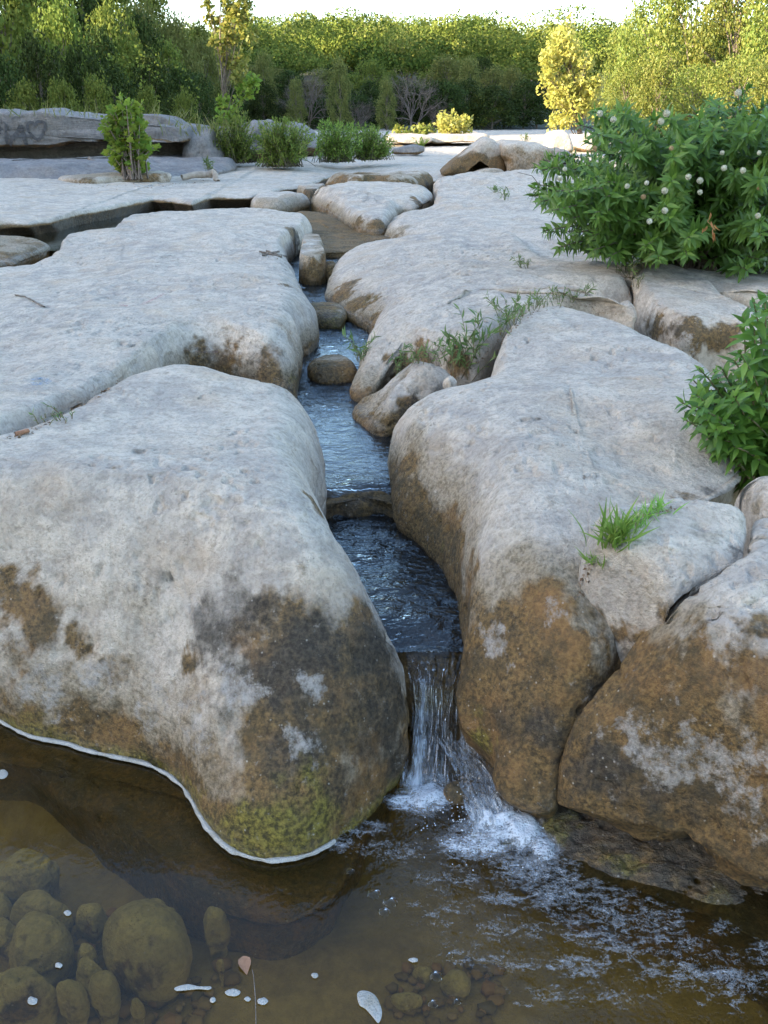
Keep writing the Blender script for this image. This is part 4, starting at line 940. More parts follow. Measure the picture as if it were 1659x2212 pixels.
for (a, b, rx, ry, l) in [(503, 2144, 17, 8, 'oval froth patch right of the two-lobed one'), (567, 2163, 11, 8, 'round froth fleck beside the thin stalk'), (460, 2160, 7, 6, 'tiny froth fleck below the two-lobed patch'), (535, 2158, 7, 5, 'tiny froth fleck left of the thin stalk'),
                       (70, 2162, 11, 9, 'froth fleck over the broad sunken stone'), (127, 2085, 8, 6, 'froth fleck over the large tilted cobble'), (146, 1972, 8, 6, 'froth fleck over the flat sunken stone'), (680, 2107, 8, 6, 'lone froth fleck right of the fallen leaf'),
                       (893, 2074, 10, 5, 'small froth fleck at the left end of the rapids'), (5, 1672, 12, 10, 'froth fleck cut by the left edge')]:
    blob_mesh('foam_fleck', l, 'foam', ell(a, b, rx, ry), .002, .002, SCUM)
t = NT('bubble_film')
fr = t.n('ShaderNodeFresnel', IOR=1.28); tr = t.n('ShaderNodeBsdfTransparent', Color=(.92, .92, .9, 1)); gl = t.n('ShaderNodeBsdfGlossy', Roughness=.05)
mx = t.n('ShaderNodeMixShader'); t.link(fr.outputs[0], mx.inputs[0]); t.link(tr.outputs[0], mx.inputs[1]); t.link(gl.outputs[0], mx.inputs[2]); t.link(mx.outputs[0], t.out.inputs[0])
BUB = t.m
for (a, b, r, l) in [(843, 1950, 20, 'largest glassy bubble, just left of the rapids'), (808, 1932, 19, 'wide bubble left of the largest bubble'), (757, 1883, 12, 'bubble near the mossy foot of the left boulder'), (942, 2110, 16, 'round bubble at the bottom centre'), (972, 2065, 10, 'bubble above the round one'),
                  (935, 2170, 12, 'bubble near the bottom edge'), (988, 2165, 9, 'small bubble right of the one near the bottom edge'), (830, 1972, 16, 'flattened bubble under the largest bubble')]:
    c = U(a, b, 0); k = 1.35 * r / FPX
    V = [(c[0] + k * math.sin(th) * math.cos(ph), c[1] + k * math.sin(th) * math.sin(ph), .001 + k * .4 * math.cos(th)) for th in np.linspace(0, PI / 2, 8) for ph in np.linspace(0, 2 * PI, 20, endpoint=False)]
    F = [(r_ * 20 + q, r_ * 20 + (q + 1) % 20, r_ * 20 + 20 + (q + 1) % 20, r_ * 20 + 20 + q) for r_ in range(7) for q in range(20)]
    tag(mesh_obj('water_bubble', V, F, BUB), l, 'bubble')
V_, F_ = [], []
for i_ in range(330):                                      # drops and small bubbles of the splash
    px = random.gauss(1040, 70); py = random.gauss(1760, 55)
    if px < 850 or px > 1230 or py > 1880 or py < 1640: continue
    h_ = abs(random.gauss(0, .02)) + .006
    c = U(px, py, h_); r = random.uniform(.0005, .0017)
    b = len(V_)
    for th in (0.0, .8, 1.57, 2.35, PI):
        for q in range(6): V_.append((c[0] + r * math.sin(th) * math.cos(q * PI / 3), c[1] + r * math.sin(th) * math.sin(q * PI / 3), c[2] + r * math.cos(th)))
    for m in range(4):
        for q in range(6): F_.append((b + m * 6 + q, b + m * 6 + (q + 1) % 6, b + m * 6 + 6 + (q + 1) % 6, b + m * 6 + 6 + q))
tag(mesh_obj('spray', np.array(V_), np.array(F_), FOAM, attrs={'foam': [1.6] * len(V_)}), 'drops thrown up where the waterfall hits the pool', 'spray', kind='stuff')

# ------------------------------------------------------------------ ledges and far rocks
def dstrip(*a): return list(a)
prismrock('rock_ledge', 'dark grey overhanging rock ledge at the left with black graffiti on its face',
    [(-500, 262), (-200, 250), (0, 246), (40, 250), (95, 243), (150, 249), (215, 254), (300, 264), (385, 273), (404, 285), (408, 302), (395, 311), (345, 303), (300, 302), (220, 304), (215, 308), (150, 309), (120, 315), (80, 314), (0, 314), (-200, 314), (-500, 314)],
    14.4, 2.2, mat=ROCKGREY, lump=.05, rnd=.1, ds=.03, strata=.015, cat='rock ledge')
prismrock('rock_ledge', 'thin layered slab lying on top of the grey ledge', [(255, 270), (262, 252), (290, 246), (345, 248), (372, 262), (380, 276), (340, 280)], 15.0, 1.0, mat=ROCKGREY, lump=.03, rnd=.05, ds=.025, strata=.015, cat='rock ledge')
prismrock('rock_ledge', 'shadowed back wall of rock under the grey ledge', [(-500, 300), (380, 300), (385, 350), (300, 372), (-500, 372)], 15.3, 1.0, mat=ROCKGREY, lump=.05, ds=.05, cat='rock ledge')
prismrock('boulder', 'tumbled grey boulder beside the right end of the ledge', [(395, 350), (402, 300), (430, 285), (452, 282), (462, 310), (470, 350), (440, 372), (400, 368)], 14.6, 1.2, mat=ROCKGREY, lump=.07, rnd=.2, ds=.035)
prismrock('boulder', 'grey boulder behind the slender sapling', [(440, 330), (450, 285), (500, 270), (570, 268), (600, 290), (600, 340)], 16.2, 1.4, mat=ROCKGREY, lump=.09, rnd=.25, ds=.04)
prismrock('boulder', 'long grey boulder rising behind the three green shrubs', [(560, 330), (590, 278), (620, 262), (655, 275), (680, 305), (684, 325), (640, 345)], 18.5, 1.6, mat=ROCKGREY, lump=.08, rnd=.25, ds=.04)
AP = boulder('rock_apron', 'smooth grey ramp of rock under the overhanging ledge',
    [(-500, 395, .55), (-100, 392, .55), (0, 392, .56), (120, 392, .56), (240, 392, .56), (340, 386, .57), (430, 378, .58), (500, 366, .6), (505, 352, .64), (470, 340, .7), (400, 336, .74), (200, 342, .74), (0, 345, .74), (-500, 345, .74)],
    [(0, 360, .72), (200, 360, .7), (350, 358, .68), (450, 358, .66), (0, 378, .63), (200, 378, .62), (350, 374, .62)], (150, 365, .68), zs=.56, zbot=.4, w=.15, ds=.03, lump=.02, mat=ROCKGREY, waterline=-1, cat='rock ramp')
boulder('rock_slab', 'thin flaky slab at the foot of the sycamore bush', [(125, 392, .57), (150, 384, .6, 'c'), (235, 370, .66, 'c'), (300, 366, .67, 'c'), (350, 372, .65), (365, 384, .6), (300, 392, .57), (240, 397, .56), (180, 400, .56)],
    [(240, 380, .64)], (240, 384, .62), zs=.56, zbot=.45, w=.08, p=.8, ds=.02, lump=.02, waterline=-1, blobs=[('brown', 180, 395, 60, .8), ('tan', 260, 380, 120, .9), ('brown', 320, 390, 50, .8)], cat='rock slab')
for (o_, l, Y, th, bl) in [([(838, 306), (840, 294), (880, 293), (930, 296), (934, 308), (900, 312)], 'left block of the low sunlit ledge in the distance', 25, 3, 0), ([(933, 308), (936, 293), (1000, 291), (1052, 290), (1058, 300), (1054, 308), (1000, 306)], 'right block of the low sunlit ledge in the distance', 25.4, 3, 0),
                           ([(1192, 330), (1190, 300), (1200, 288), (1225, 286), (1236, 300), (1238, 330)], 'upright pale block beside the yellow sycamore', 19, .8, 0), ([(1240, 322), (1245, 296), (1270, 292), (1300, 298), (1300, 325)], 'low pale block right of the upright one', 21, 1, 0),
                           ([(850, 325), (870, 318), (900, 314), (915, 320), (910, 330), (860, 332)], 'low dark rock in front of the sunlit ledge', 19, .6, 1)]:
    prismrock('rock_ledge' if 'ledge in' in l else 'boulder', l, o_, Y, th, lump=.03, rnd=.08, ds=.035, mat=ROCKGREY if bl else ROCKFAR, cat='rock ledge' if 'ledge in' in l else 'boulder')
brn = lambda V: sstep(.95, .75, V[:, 2]) * 1.0
prismrock('boulder', 'tilted brown slab forming a dark little cave', [(958, 378), (975, 358), (1000, 338), (1030, 318), (1056, 303), (1076, 312), (1090, 325), (1094, 350), (1094, 378), (1084, 378), (1078, 348), (1060, 334), (1040, 338), (1016, 356), (996, 379)], 13.3, .9, mat=ROCK, lump=.03, rnd=.1, ds=.018, brown=lambda V: sstep(.92, .76, V[:, 2] + .06 * noise(V, 8, 1)) * .95)  # brown low down also paints in the slab's shaded underside
prismrock('boulder', 'added brown rock closing the back of the little cave to keep it dark', [(965, 380), (1000, 350), (1050, 322), (1092, 330), (1092, 380)], 14.0, .5, mat=ROCK, lump=.03, rnd=.08, ds=.025, brown=lambda V: V[:, 2] * 0 + 1)  # added behind the opening so the hollow reads dark
prismrock('stone', 'small flat stone on the floor of the cave', [(1025, 379), (1035, 370), (1065, 364), (1085, 368), (1090, 380), (1060, 384)], 13.1, .3, mat=ROCK, lump=.01, rnd=.04, ds=.012)
prismrock('boulder', 'mushroom-shaped grey boulder with a hollow flank, left of the buttonbush', [(1098, 380), (1094, 352), (1084, 335), (1085, 316), (1095, 308), (1120, 305), (1155, 308), (1180, 316), (1200, 328), (1210, 350), (1210, 380), (1150, 386)], 13.0, .9, mat=ROCK, lump=.045, rnd=.16, ds=.018, brown=lambda V: sstep(.98, .84, V[:, 2] + .05 * noise(V, 7, 4)) * .6)  # lower flank browned to paint in its shaded underside
prismrock('boulder', 'small grey boulder between the mushroom boulder and the buttonbush', [(1200, 372), (1196, 335), (1215, 322), (1235, 335), (1245, 372)], 13.8, .6, mat=ROCKGREY, lump=.03, rnd=.12, ds=.02)

def tube(path, r0, r1, sides=5):
    P = np.asarray(path, float); n = len(P)
    T = np.gradient(P, axis=0); T /= np.linalg.norm(T, axis=1, keepdims=True) + 1e-9
    ref = np.where(np.abs(T[:, 2:3]) > .9, np.array([[1., 0, 0]]), np.array([[0, 0, 1.]]))
    A = np.cross(T, ref); A /= np.linalg.norm(A, axis=1, keepdims=True) + 1e-9
    B = np.cross(T, A)
    r = np.linspace(r0, r1, n)[:, None]
    V = np.concatenate([P + r * (A * math.cos(a) + B * math.sin(a)) for a in np.linspace(0, 2 * PI, sides, endpoint=False)], 0).reshape(sides, n, 3).transpose(1, 0, 2).reshape(-1, 3)
    i = np.arange((n - 1) * sides).reshape(n - 1, sides); j = np.roll(i, -1, 1)
    F = np.stack([i, j, j + sides, i + sides], -1).reshape(-1, 4)
    return V, F
def join(parts):
    Vs, Fs, b = [], [], 0
    for V, F in parts: Vs.append(V); Fs.append(F + b); b += len(V)
    return np.vstack(Vs), np.vstack(Fs)
def lance(w=.17, droop=.25, n=5):
    x = np.linspace(0, 1, n); ww = w * np.sin(np.clip(x * 1.02 + .02, 0, 1) ** .75 * PI) ** .9; ww[-1] = .004; ww[0] = .02
    V = []
    for a, b in zip(x, ww): V += [(a, b, -droop * a * a + .25 * b), (a, 0, -droop * a * a), (a, -b, -droop * a * a + .25 * b)]
    F = []
    for k in range(n - 1): F += [(3 * k, 3 * k + 1, 3 * k + 4, 3 * k + 3), (3 * k + 1, 3 * k + 2, 3 * k + 5, 3 * k + 4)]
    return np.array(V), np.array(F)
def lobed():
    out = [(0, 0), (.12, .30), (.30, .48), (.42, .30), (.70, .36), (.72, .16), (1.0, 0), (.72, -.16), (.70, -.36), (.42, -.30), (.30, -.48), (.12, -.30)]
    V = [(.4, 0, .0)] + [(a, b, -.1 * a * a - .25 * b * b) for a, b in out]
    F = [(0, 1 + k, 1 + (k + 1) % 12) for k in range(12)]
    return np.array(V), np.array(F)
QUAD = (np.array([(0, 0, 0), (.5, -.34, .06), (1, 0, -.06), (.5, .34, .02)]), np.array([(0, 1, 2, 3)]))
def scatter(tpl, pos, dirs, nrm, size):
    V0, F0 = tpl; n = len(pos)
    d = dirs / (np.linalg.norm(dirs, axis=1, keepdims=True) + 1e-9)
    s = np.cross(nrm, d); s /= np.linalg.norm(s, axis=1, keepdims=True) + 1e-9
    u = np.cross(d, s)
    V = pos[:, None] + size[:, None, None] * (V0[None, :, 0:1] * d[:, None] + V0[None, :, 1:2] * s[:, None] + V0[None, :, 2:3] * u[:, None])
    F = (F0[None] + (np.arange(n) * len(V0))[:, None, None]).reshape(-1, F0.shape[1])
    return V.reshape(-1, 3), F
def rnd(n): return rng.normal(size=(n, 3))

def bush(name, label, cat, base, spread, tips, leaf, size, leafmat, stemmat, r0=.006, start=.3, step=.03, whorl=2, up=.35, droop=.15, arch=.22, group=None, jitter=.25):
    """ stems rise from the base to their tips; leaves stand in pairs or whorls along each stem """
    root = empty(name, base); tag(root, label, cat, group)
    st, pos, dr, nm, sz = [], [], [], [], []
    for tp in tips:
        b = base + np.array([rng.normal() * spread, rng.normal() * spread, 0])
        m = (b + tp) / 2 + np.array([0, 0, arch * np.linalg.norm(tp - b)]) - (tp - b) * np.array([.12, .12, 0])
        s = np.linspace(0, 1, 10)[:, None]
        path = (1 - s) ** 2 * b + 2 * s * (1 - s) * m + s ** 2 * tp
        L = np.linalg.norm(np.diff(path, axis=0), axis=1).sum()
        st.append(tube(path, r0, r0 * .3, 4))
        nn = max(2, int(L * (1 - start) / step)); rot = rng.random() * 6
        for k in range(nn):
            t_ = start + (1 - start) * (k + .6) / nn
            p_ = (1 - t_) ** 2 * b + 2 * t_ * (1 - t_) * m + t_ ** 2 * tp
            T_ = 2 * (1 - t_) * (m - b) + 2 * t_ * (tp - m); T_ = T_ / np.linalg.norm(T_)
            a = np.cross(T_, [0.3, .2, 1]); a /= np.linalg.norm(a); c = np.cross(T_, a)
            rot += 1.57 if whorl == 2 else 1.05
            for w in range(whorl):
                an = rot + 2 * PI * w / whorl
                o_ = a * math.cos(an) + c * math.sin(an)
                e = up + (.6 if k > nn - 3 else 0)
                d = o_ + T_ * e + rng.normal(size=3) * jitter - np.array([0, 0, droop])
                pos.append(p_); dr.append(d); nm.append(T_ + np.array([0, 0, .5]) + rng.normal(size=3) * .2)
                sz.append(size * rng.uniform(.65, 1.15) * (.6 if k == nn - 1 else 1))
    V, F = join(st); s_ = mesh_obj('stem', V, F, stemmat)
    V, F = scatter(leaf, np.array(pos), np.array(dr), np.array(nm), np.array(sz)); f_ = mesh_obj('foliage', V, F, leafmat)
    under(root, [s_, f_])
    return root
def inpoly(P, x, y):
    r = False
    for (x1, y1), (x2, y2) in zip(P, P[1:] + P[:1]):
        if (y1 > y) != (y2 > y) and x < (x2 - x1) * (y - y1) / (y2 - y1) + x1: r = not r
    return r
def tips_in(poly, n, Y0, Y1):
    xs_ = [p[0] for p in poly]; ys_ = [p[1] for p in poly]; out = []
    while len(out) < n:
        a, b = random.uniform(min(xs_), max(xs_)), random.uniform(min(ys_), max(ys_))
        if inpoly(poly, a, b): out.append(UY(a, b, random.uniform(Y0, Y1)))
    return np.array(out)

LEAF_BB = leaf_material('buttonbush_leaf', [(.07, .16, .022), (.11, .23, .035), (.16, .31, .05), (.09, .19, .028)], .4, .42, .4)
LEAF_NS = leaf_material('young_buttonbush_leaf', [(.06, .14, .02), (.10, .22, .03), (.17, .31, .045), (.08, .17, .022)], .4, .42, .4)
LEAF_SY = leaf_material('sycamore_leaf', [(.14, .24, .035), (.20, .30, .04), (.27, .33, .05), (.12, .20, .04)], .5, .5)
LEAF_WI = leaf_material('willow_leaf', [(.12, .20, .03), (.18, .27, .045), (.28, .34, .07)], .4, .6)
LEAF_SAP = leaf_material('sapling_leaf', [(.16, .20, .04), (.24, .25, .05), (.32, .28, .06), (.14, .19, .04)], .5, .5)
STEM_G = plain_material('green_stem', (.10, .12, .04), (.20, .14, .07), 30, .7)
STEM_D = plain_material('dark_stem', (.05, .045, .02), (.10, .08, .045), 30, .85)
STEM_B = plain_material('brown_stem', (.10, .07, .05), (.2, .15, .11), 30, .85)

bb_poly = [(1128, 432), (1150, 360), (1200, 300), (1260, 250), (1330, 215), (1400, 240), (1480, 235), (1560, 205), (1620, 175), (1700, 170), (1850, 260), (1850, 560), (1700, 630), (1620, 600), (1500, 560), (1420, 560), (1330, 560), (1230, 545), (1200, 500)]
bb = bush('buttonbush', 'big leafy buttonbush with round white flower balls growing from the pale rocks at the right', 'shrub', pick(1500, 560, ['rock_slab.001']) * 0 + U(1500, 590, .55), .10,
          np.vstack([tips_in(bb_poly, 260, 4.05, 5.4), tips_in([(1150, 400), (1150, 470), (1200, 540), (1330, 560), (1450, 570), (1450, 480), (1300, 380)], 70, 4.1, 4.9)]), lance(.15, .3), .066, LEAF_BB, STEM_B, r0=.007, start=.35, step=.017, whorl=3, up=.45, droop=.1)
t = NT('flower_ball'); vec = t.n('ShaderNodeTexCoord').outputs['Object']
p = t.n('ShaderNodeBsdfPrincipled', Roughness=.8); t.link(t.mix(t.ramp(t.noise(60, 3, .6, vec), [(.4, 0), (.6, 1)]), (.42, .41, .30), (.58, .56, .44)), p.inputs['Base Color']); t.link(p.outputs[0], t.out.inputs[0]); FLW = t.m
BRB = plain_material('faded_ball', (.30, .20, .10), (.42, .30, .16), 60, .9)
def spiky(c, r, mat, name='flower_head'):
    n = 110; k = np.arange(n); ph = k * 2.39996; zz = 1 - 2 * (k + .5) / n; rr = np.sqrt(1 - zz ** 2)
    D = np.c_[rr * np.cos(ph), rr * np.sin(ph), zz]
    V, F = [], []
    # core
    K, M = 14, 10
    for m in range(M + 1):
        for q in range(K): V.append((.86 * math.sin(PI * m / M) * math.cos(2 * PI * q / K), .86 * math.sin(PI * m / M) * math.sin(2 * PI * q / K), .86 * math.cos(PI * m / M)))
    for m in range(M):
        for q in range(K): F.append((m * K + q, m * K + (q + 1) % K, (m + 1) * K + (q + 1) % K, (m + 1) * K + q))
    V = np.array(V); F = np.array(F)
    Vs, Fs = scatter((np.array([(0, -.5, 0), (1, -.25, 0), (1, .25, 0), (0, .5, 0)]), np.array([(0, 1, 2, 3)])), D * .8, D, rnd(n), np.full(n, .3))
    V2, F2 = join([(V, F), (Vs, Fs)])
    return mesh_obj(name, V2 * r + c, F2, mat)
heads = []
for i_, (a, b, r, m) in enumerate([(1440, 245, 11, 0), (1428, 262, 10, 0), (1296, 245, 9, 0), (1325, 258, 9, 0), (1595, 200, 10, 0), (1436, 412, 10, 0), (1487, 382, 9, 0), (1512, 390, 10, 0), (1397, 395, 7, 0), (1403, 478, 9, 0), (1436, 455, 10, 0), (1355, 402, 8, 0), (1564, 363, 9, 0), (1605, 368, 9, 0),
                              (1637, 466, 9, 0), (1210, 385, 9, 0), (1512, 415, 8, 0), (1640, 405, 8, 1), (1285, 320, 7, 1), (1390, 425, 8, 1), (1220, 365, 7, 0), (1450, 320, 7, 1), (1550, 640, 0, 0), (1560, 330, 7, 0), (1640, 330, 7, 0)]):
    if r: heads.append(spiky(UY(a, b, 4.02 + .15 * random.random()), r / FPX * 2.6, BRB if m else FLW))
under(bb, heads)
DRY = leaf_material('dead_leaf', [(.30, .12, .04), (.42, .20, .08)], .3, .7)
c = UY(1535, 480, 3.98)
V, F = scatter(lance(.13, .5), c + rnd(9) * np.array([.02, .02, .03]), rnd(9) * .4 + [0, 0, -1], rnd(9), rng.uniform(.03, .05, 9)); dl = mesh_obj('dead_leaves', V, F, DRY); under(bb, [dl])

ns_poly = [(1585, 700), (1610, 650), (1650, 625), (1800, 640), (1850, 1000), (1700, 1040), (1610, 1020), (1560, 960), (1510, 950), (1460, 900), (1450, 880), (1480, 820), (1530, 790), (1560, 750)]
bush('young_buttonbush', 'bright green broad-leaved shrub rising from the crack at the right edge', 'shrub', U(1650, 1060, .42), .04, np.vstack([tips_in(ns_poly, 62, 2.0, 2.5), tips_in([(1440, 890), (1500, 800), (1600, 760), (1620, 900), (1600, 1010), (1500, 960)], 30, 2.0, 2.25)]), lance(.18, .25), .048, LEAF_NS, STEM_G, r0=.005, jitter=.4, start=.15, step=.015, whorl=2, up=.4, droop=.05, arch=.1)

bush('sycamore_bush', 'bright green young sycamore bush in front of the grey ledge', 'shrub', pick(285, 388, ['bedrock_ground', 'rock_slab.002', 'rock_apron']), .05,
     tips_in([(225, 240), (250, 215), (275, 195), (290, 215), (310, 220), (315, 260), (330, 300), (352, 320), (340, 355), (310, 375), (260, 370), (225, 355), (215, 330), (235, 310), (215, 290), (212, 255)], 95, 11.8, 12.7), lobed(), .10, LEAF_SY, STEM_B, r0=.012, start=.25, step=.06, whorl=2, up=.5, jitter=.5)
def wispy(px, py, poly, n, Y, label, mat=LEAF_WI, size=.07):
    b = UY(px, py, Y); b[2] = max(.5, b[2]); poly = [(a + (a - px) * .22, c_ - (py - c_) * .12) for a, c_ in poly]
    bush('willow_shrub', label, 'shrub', b, .14, tips_in(poly, n * 3, Y - .35, Y + .35), lance(.16, .1, 3), size, mat, STEM_D, r0=.005, start=.15, step=.045, whorl=3, up=.9, droop=0, arch=.02, group='wispy green shrubs on the rock flat', jitter=.4)
wispy(505, 352, [(450, 320), (455, 280), (470, 255), (500, 245), (530, 250), (550, 290), (560, 330), (530, 345), (480, 345)], 55, 15.0, 'wispy shrub round the foot of the slender sapling')
wispy(612, 360, [(555, 330), (560, 290), (570, 265), (600, 258), (620, 262), (650, 270), (672, 300), (670, 325), (640, 350), (570, 352)], 75, 14.6, 'wispy shrub with pale seed heads between the sapling and the twin shrubs')
wispy(725, 350, [(692, 330), (690, 290), (698, 262), (730, 268), (760, 270), (770, 300), (760, 335), (720, 348)], 65, 15.6, 'left one of the twin wispy shrubs')
wispy(800, 345, [(762, 330), (765, 290), (780, 272), (805, 270), (835, 290), (848, 310), (830, 340), (790, 345)], 65, 16.0, 'right one of the twin wispy shrubs')

# weeds, tufts and grass in the cracks
LEAF_WD = leaf_material('weed_leaf', [(.09, .15, .045), (.14, .21, .06), (.20, .26, .09)], .3, .6)
GRASS = leaf_material('grass_blade', [(.14, .28, .04), (.22, .38, .07), (.30, .44, .10)], .4, .5)
DRYG = leaf_material('dry_blade', [(.15, .17, .05), (.24, .23, .08), (.11, .16, .04)], .4, .6)
def tuft(px, py, hpx, n, spread, label, mat=GRASS, width=.09, lean=.5, names=None, name='grass_tuft', cat='grass tuft', path=None, jit=1):
    pts = [pick(*q, names) for q in (path or [(px, py)])]
    pos = np.array([pts[k % len(pts)] + rng.normal(size=3) * [spread, spread, 0] for k in range(n)])
    dep = pos[0][1] * CP + (CAMZ - pos[0][2]) * SP
    L = hpx * dep / FPX
    d = rnd(n) * [lean, lean, .1] + [0, 0, 1]
    V, F = scatter(lance(width * .5, .45, 6), pos - [0, 0, .004], d, rnd(n), L * rng.uniform(.5, 1.15, n))
    o = mesh_obj(name, V, F, mat); tag(o, label, cat); return o
tuft(1325, 1180, 78, 110, .012, 'tallest bright grass tuft in the crack of the right boulder', path=[(1318, 1180), (1328, 1175), (1335, 1165), (1345, 1155)])
tuft(1385, 1130, 40, 120, .010, 'short strip of bright grass along the crack top', path=[(1355, 1145), (1370, 1132), (1385, 1122), (1400, 1112), (1415, 1104), (1430, 1100)])
tuft(1285, 1212, 42, 40, .010, 'small bright grass tuft lowest in the crack', lean=.7)
def weeds(pts, n, hpx, label, mat=LEAF_WD, size=.5, names=None):
    bs = [pick(*q, names) for q in pts]
    root = empty('weed_clump', bs[0]); tag(root, label, 'weeds')
    st, P, D, N_, S = [], [], [], [], []
    for k in range(n):
        b = bs[k % len(bs)] + rng.normal(size=3) * [.02, .02, 0]; dep = b[1] * CP + (CAMZ - b[2]) * SP
        L = hpx * dep / FPX * rng.uniform(.4, 1.1)
        tp = b + np.array([rng.normal() * .45, rng.normal() * .3 - .15, 1]) * L
        s = np.linspace(0, 1, 5)[:, None]; path = b + (tp - b) * s + np.array([0, 0, .15 * L]) * np.sin(s * PI)
        st.append(tube(path, .0016, .0008, 3))
        for q in range(9):
            t_ = .2 + .8 * q / 8; P.append(b + (tp - b) * t_ + np.array([0, 0, .15 * L * math.sin(t_ * PI)])); D.append(rng.normal(size=3) + (tp - b) / L * .9); N_.append(rng.normal(size=3) + [0, 0, 1]); S.append(L * size * rng.uniform(.5, 1))
    V, F = join(st); a = mesh_obj('stem', V, F, STEM_G)
    V, F = scatter(lance(.10, .2, 4), np.array(P), np.array(D), np.array(N_), np.array(S)); f = mesh_obj('foliage', V, F, mat)
    under(root, [a, f]); return root
weeds([(1000, 815), (1010, 790), (985, 800), (1020, 770), (995, 780)], 26, 95, 'tallest grey-green weed beside the half-round boulder', size=.38)
weeds([(870, 795), (890, 790), (920, 785), (945, 785), (855, 798)], 22, 45, 'low fringe of weeds under the wedge of rock', size=.5)
weeds([(1085, 720), (1100, 700), (1105, 690), (1090, 705)], 18, 60, 'weeds in the hollow at the left end of the grassy seam', size=.4)
weeds([(1130, 680), (1150, 668), (1170, 660), (1190, 655), (1210, 652), (1235, 652), (1260, 655)], 44, 32, 'strip of weeds along the seam behind the right boulder', size=.5)
weeds([(775, 780), (782, 775)], 12, 55, 'green weed hanging over the stream', size=.45)
weeds([(1135, 578)], 10, 22, 'tiny weed on the pale rock under the buttonbush', size=.6)
weeds([(1092, 430)], 8, 22, 'tiny weed left of the buttonbush, upright', size=.6)
weeds([(1070, 413)], 10, 12, 'flat dark weed pad left of the buttonbush', size=1.0)
weeds([(120, 905), (118, 912)], 14, 24, 'little green weed in the cleft left of the front boulder', size=.6)
weeds([(1350, 590), (1360, 600), (1375, 620), (1365, 580)], 22, 55, 'weeds in the dark gap beside the squarish block', size=.4)
weeds([(450, 373), (455, 372)], 14, 24, 'small leafy weed behind the driftwood', size=.6)
weeds([(910, 330)], 14, 26, 'small sunlit weed in front of the distant ledge', mat=LEAF_SY, size=.6)
weeds([(1140, 300)], 10, 14, 'tiny sunlit weed behind the mushroom boulder', mat=LEAF_SY, size=.6)
LG = tuft(100, 245, 32, 130, .25, 'tall pale grass along the top of the grey ledge', mat=DRYG, names=None, path=[(a, 250) for a in range(0, 400, 22)], name='grass', cat='grass', width=.06); LG['kind'] = 'stuff'
LG = tuft(430, 270, 38, 120, .3, 'yellow-green grass behind the end of the ledge', mat=DRYG, path=[(410, 290), (430, 290), (450, 285), (470, 280)], name='grass', cat='grass', width=.06); LG['kind'] = 'stuff'
# moss strands by the fall
tuft(1040, 1560, 60, 1, .0, 'x') if False else None

# grit and leaf crumbs gathered in the seams
Vs_, Fs_, b_ = [], [], 0
LIT = leaf_material('seam_litter', [(.10, .06, .03), (.20, .13, .07), (.30, .22, .14), (.07, .05, .03)], 0, .8)
for path, n_ in [([(975, 812), (1040, 780), (1075, 738), (1108, 706), (1160, 672), (1250, 656), (1330, 680)], 150), ([(20, 948), (60, 938), (120, 900), (200, 858), (260, 820)], 70), ([(1290, 1205), (1262, 1250), (1250, 1290)], 40), ([(1330, 1158), (1400, 1112), (1480, 1092)], 40), ([(1365, 590), (1362, 640), (1375, 700)], 40), ([(560, 548), (625, 556)], 26), ([(700, 575), (725, 560)], 24), ([(150, 400), (360, 396), (480, 380)], 60)]:
    for k in range(n_):
        t_ = random.random() * (len(path) - 1); i_ = int(t_); f_ = t_ - i_
        q = pick(path[i_][0] * (1 - f_) + path[i_ + 1][0] * f_ + random.gauss(0, 4), path[i_][1] * (1 - f_) + path[i_ + 1][1] * f_ + random.gauss(0, 3))
        L = random.uniform(.004, .012) * max(1, q[1] / 4)
        V, F = scatter(lance(.4, .5, 3), (q + [0, 0, .003])[None], (rnd(1) * [1, 1, .3]), rnd(1) * .4 + [0, 0, 1], np.array([L]))
        Vs_.append(V); Fs_.append(F + b_); b_ += len(V)
tag(mesh_obj('leaf_litter', np.vstack(Vs_), np.vstack(Fs_), LIT), 'brown grit and leaf crumbs lying in the seams between the rocks', 'litter', kind='stuff')

# driftwood, twigs, leaf
WOOD = plain_material('driftwood', (.30, .23, .17), (.46, .38, .30), 12, .9, .01)
def stick(name, label, cat, pts, r0, r1, mat=WOOD, sides=8, off=0.0, lumpy=.3):
    P = np.array([p if len(p) == 3 and isinstance(p, np.ndarray) else pick(*p) for p in pts], float); P[:, 2] += off
    s = np.linspace(0, len(P) - 1, 20); Q = np.stack([np.interp(s, np.arange(len(P)), P[:, k]) for k in range(3)], 1)
    V, F = tube(Q, r0, r1, sides); V = V + rnd(len(V)) * r1 * .12 * lumpy + (noise(V, 1.5 / r0 / 3, 3) * r1 * lumpy)[:, None]
    return tag(mesh_obj(name, V, F, mat), label, cat)
stick('driftwood_log', 'short weathered log with a knob end on the flat', 'log', [UY(392, 384, 12.4), UY(420, 378, 12.5), UY(450, 378, 12.5), UY(462, 374, 12.45)], .035, .045)
stick('driftwood_stub', 'upturned stub at the right end of the weathered log', 'log', [UY(470, 392, 12.3), UY(466, 382, 12.35), UY(460, 371, 12.4)], .03, .045)
stick('driftwood_branch', 'dark curved branch leaning by the sycamore bush', 'branch', [UY(192, 342, 13.6), UY(205, 352, 13.3), UY(222, 358, 13.0)], .02, .035, mat=BARK)
stick('twig', 'thin brown twig on the left slab', 'twig', [(33, 640), (55, 643), (80, 652), (97, 660)], .003, .004, mat=BARK, off=.005)
stick('twig', 'short reddish twig in the cleft at the left edge', 'twig', [(35, 942), (50, 939), (60, 936)], .006, .006, off=.006, mat=plain_material('red_twig', (.22, .10, .05), (.35, .18, .1), 60, .8))
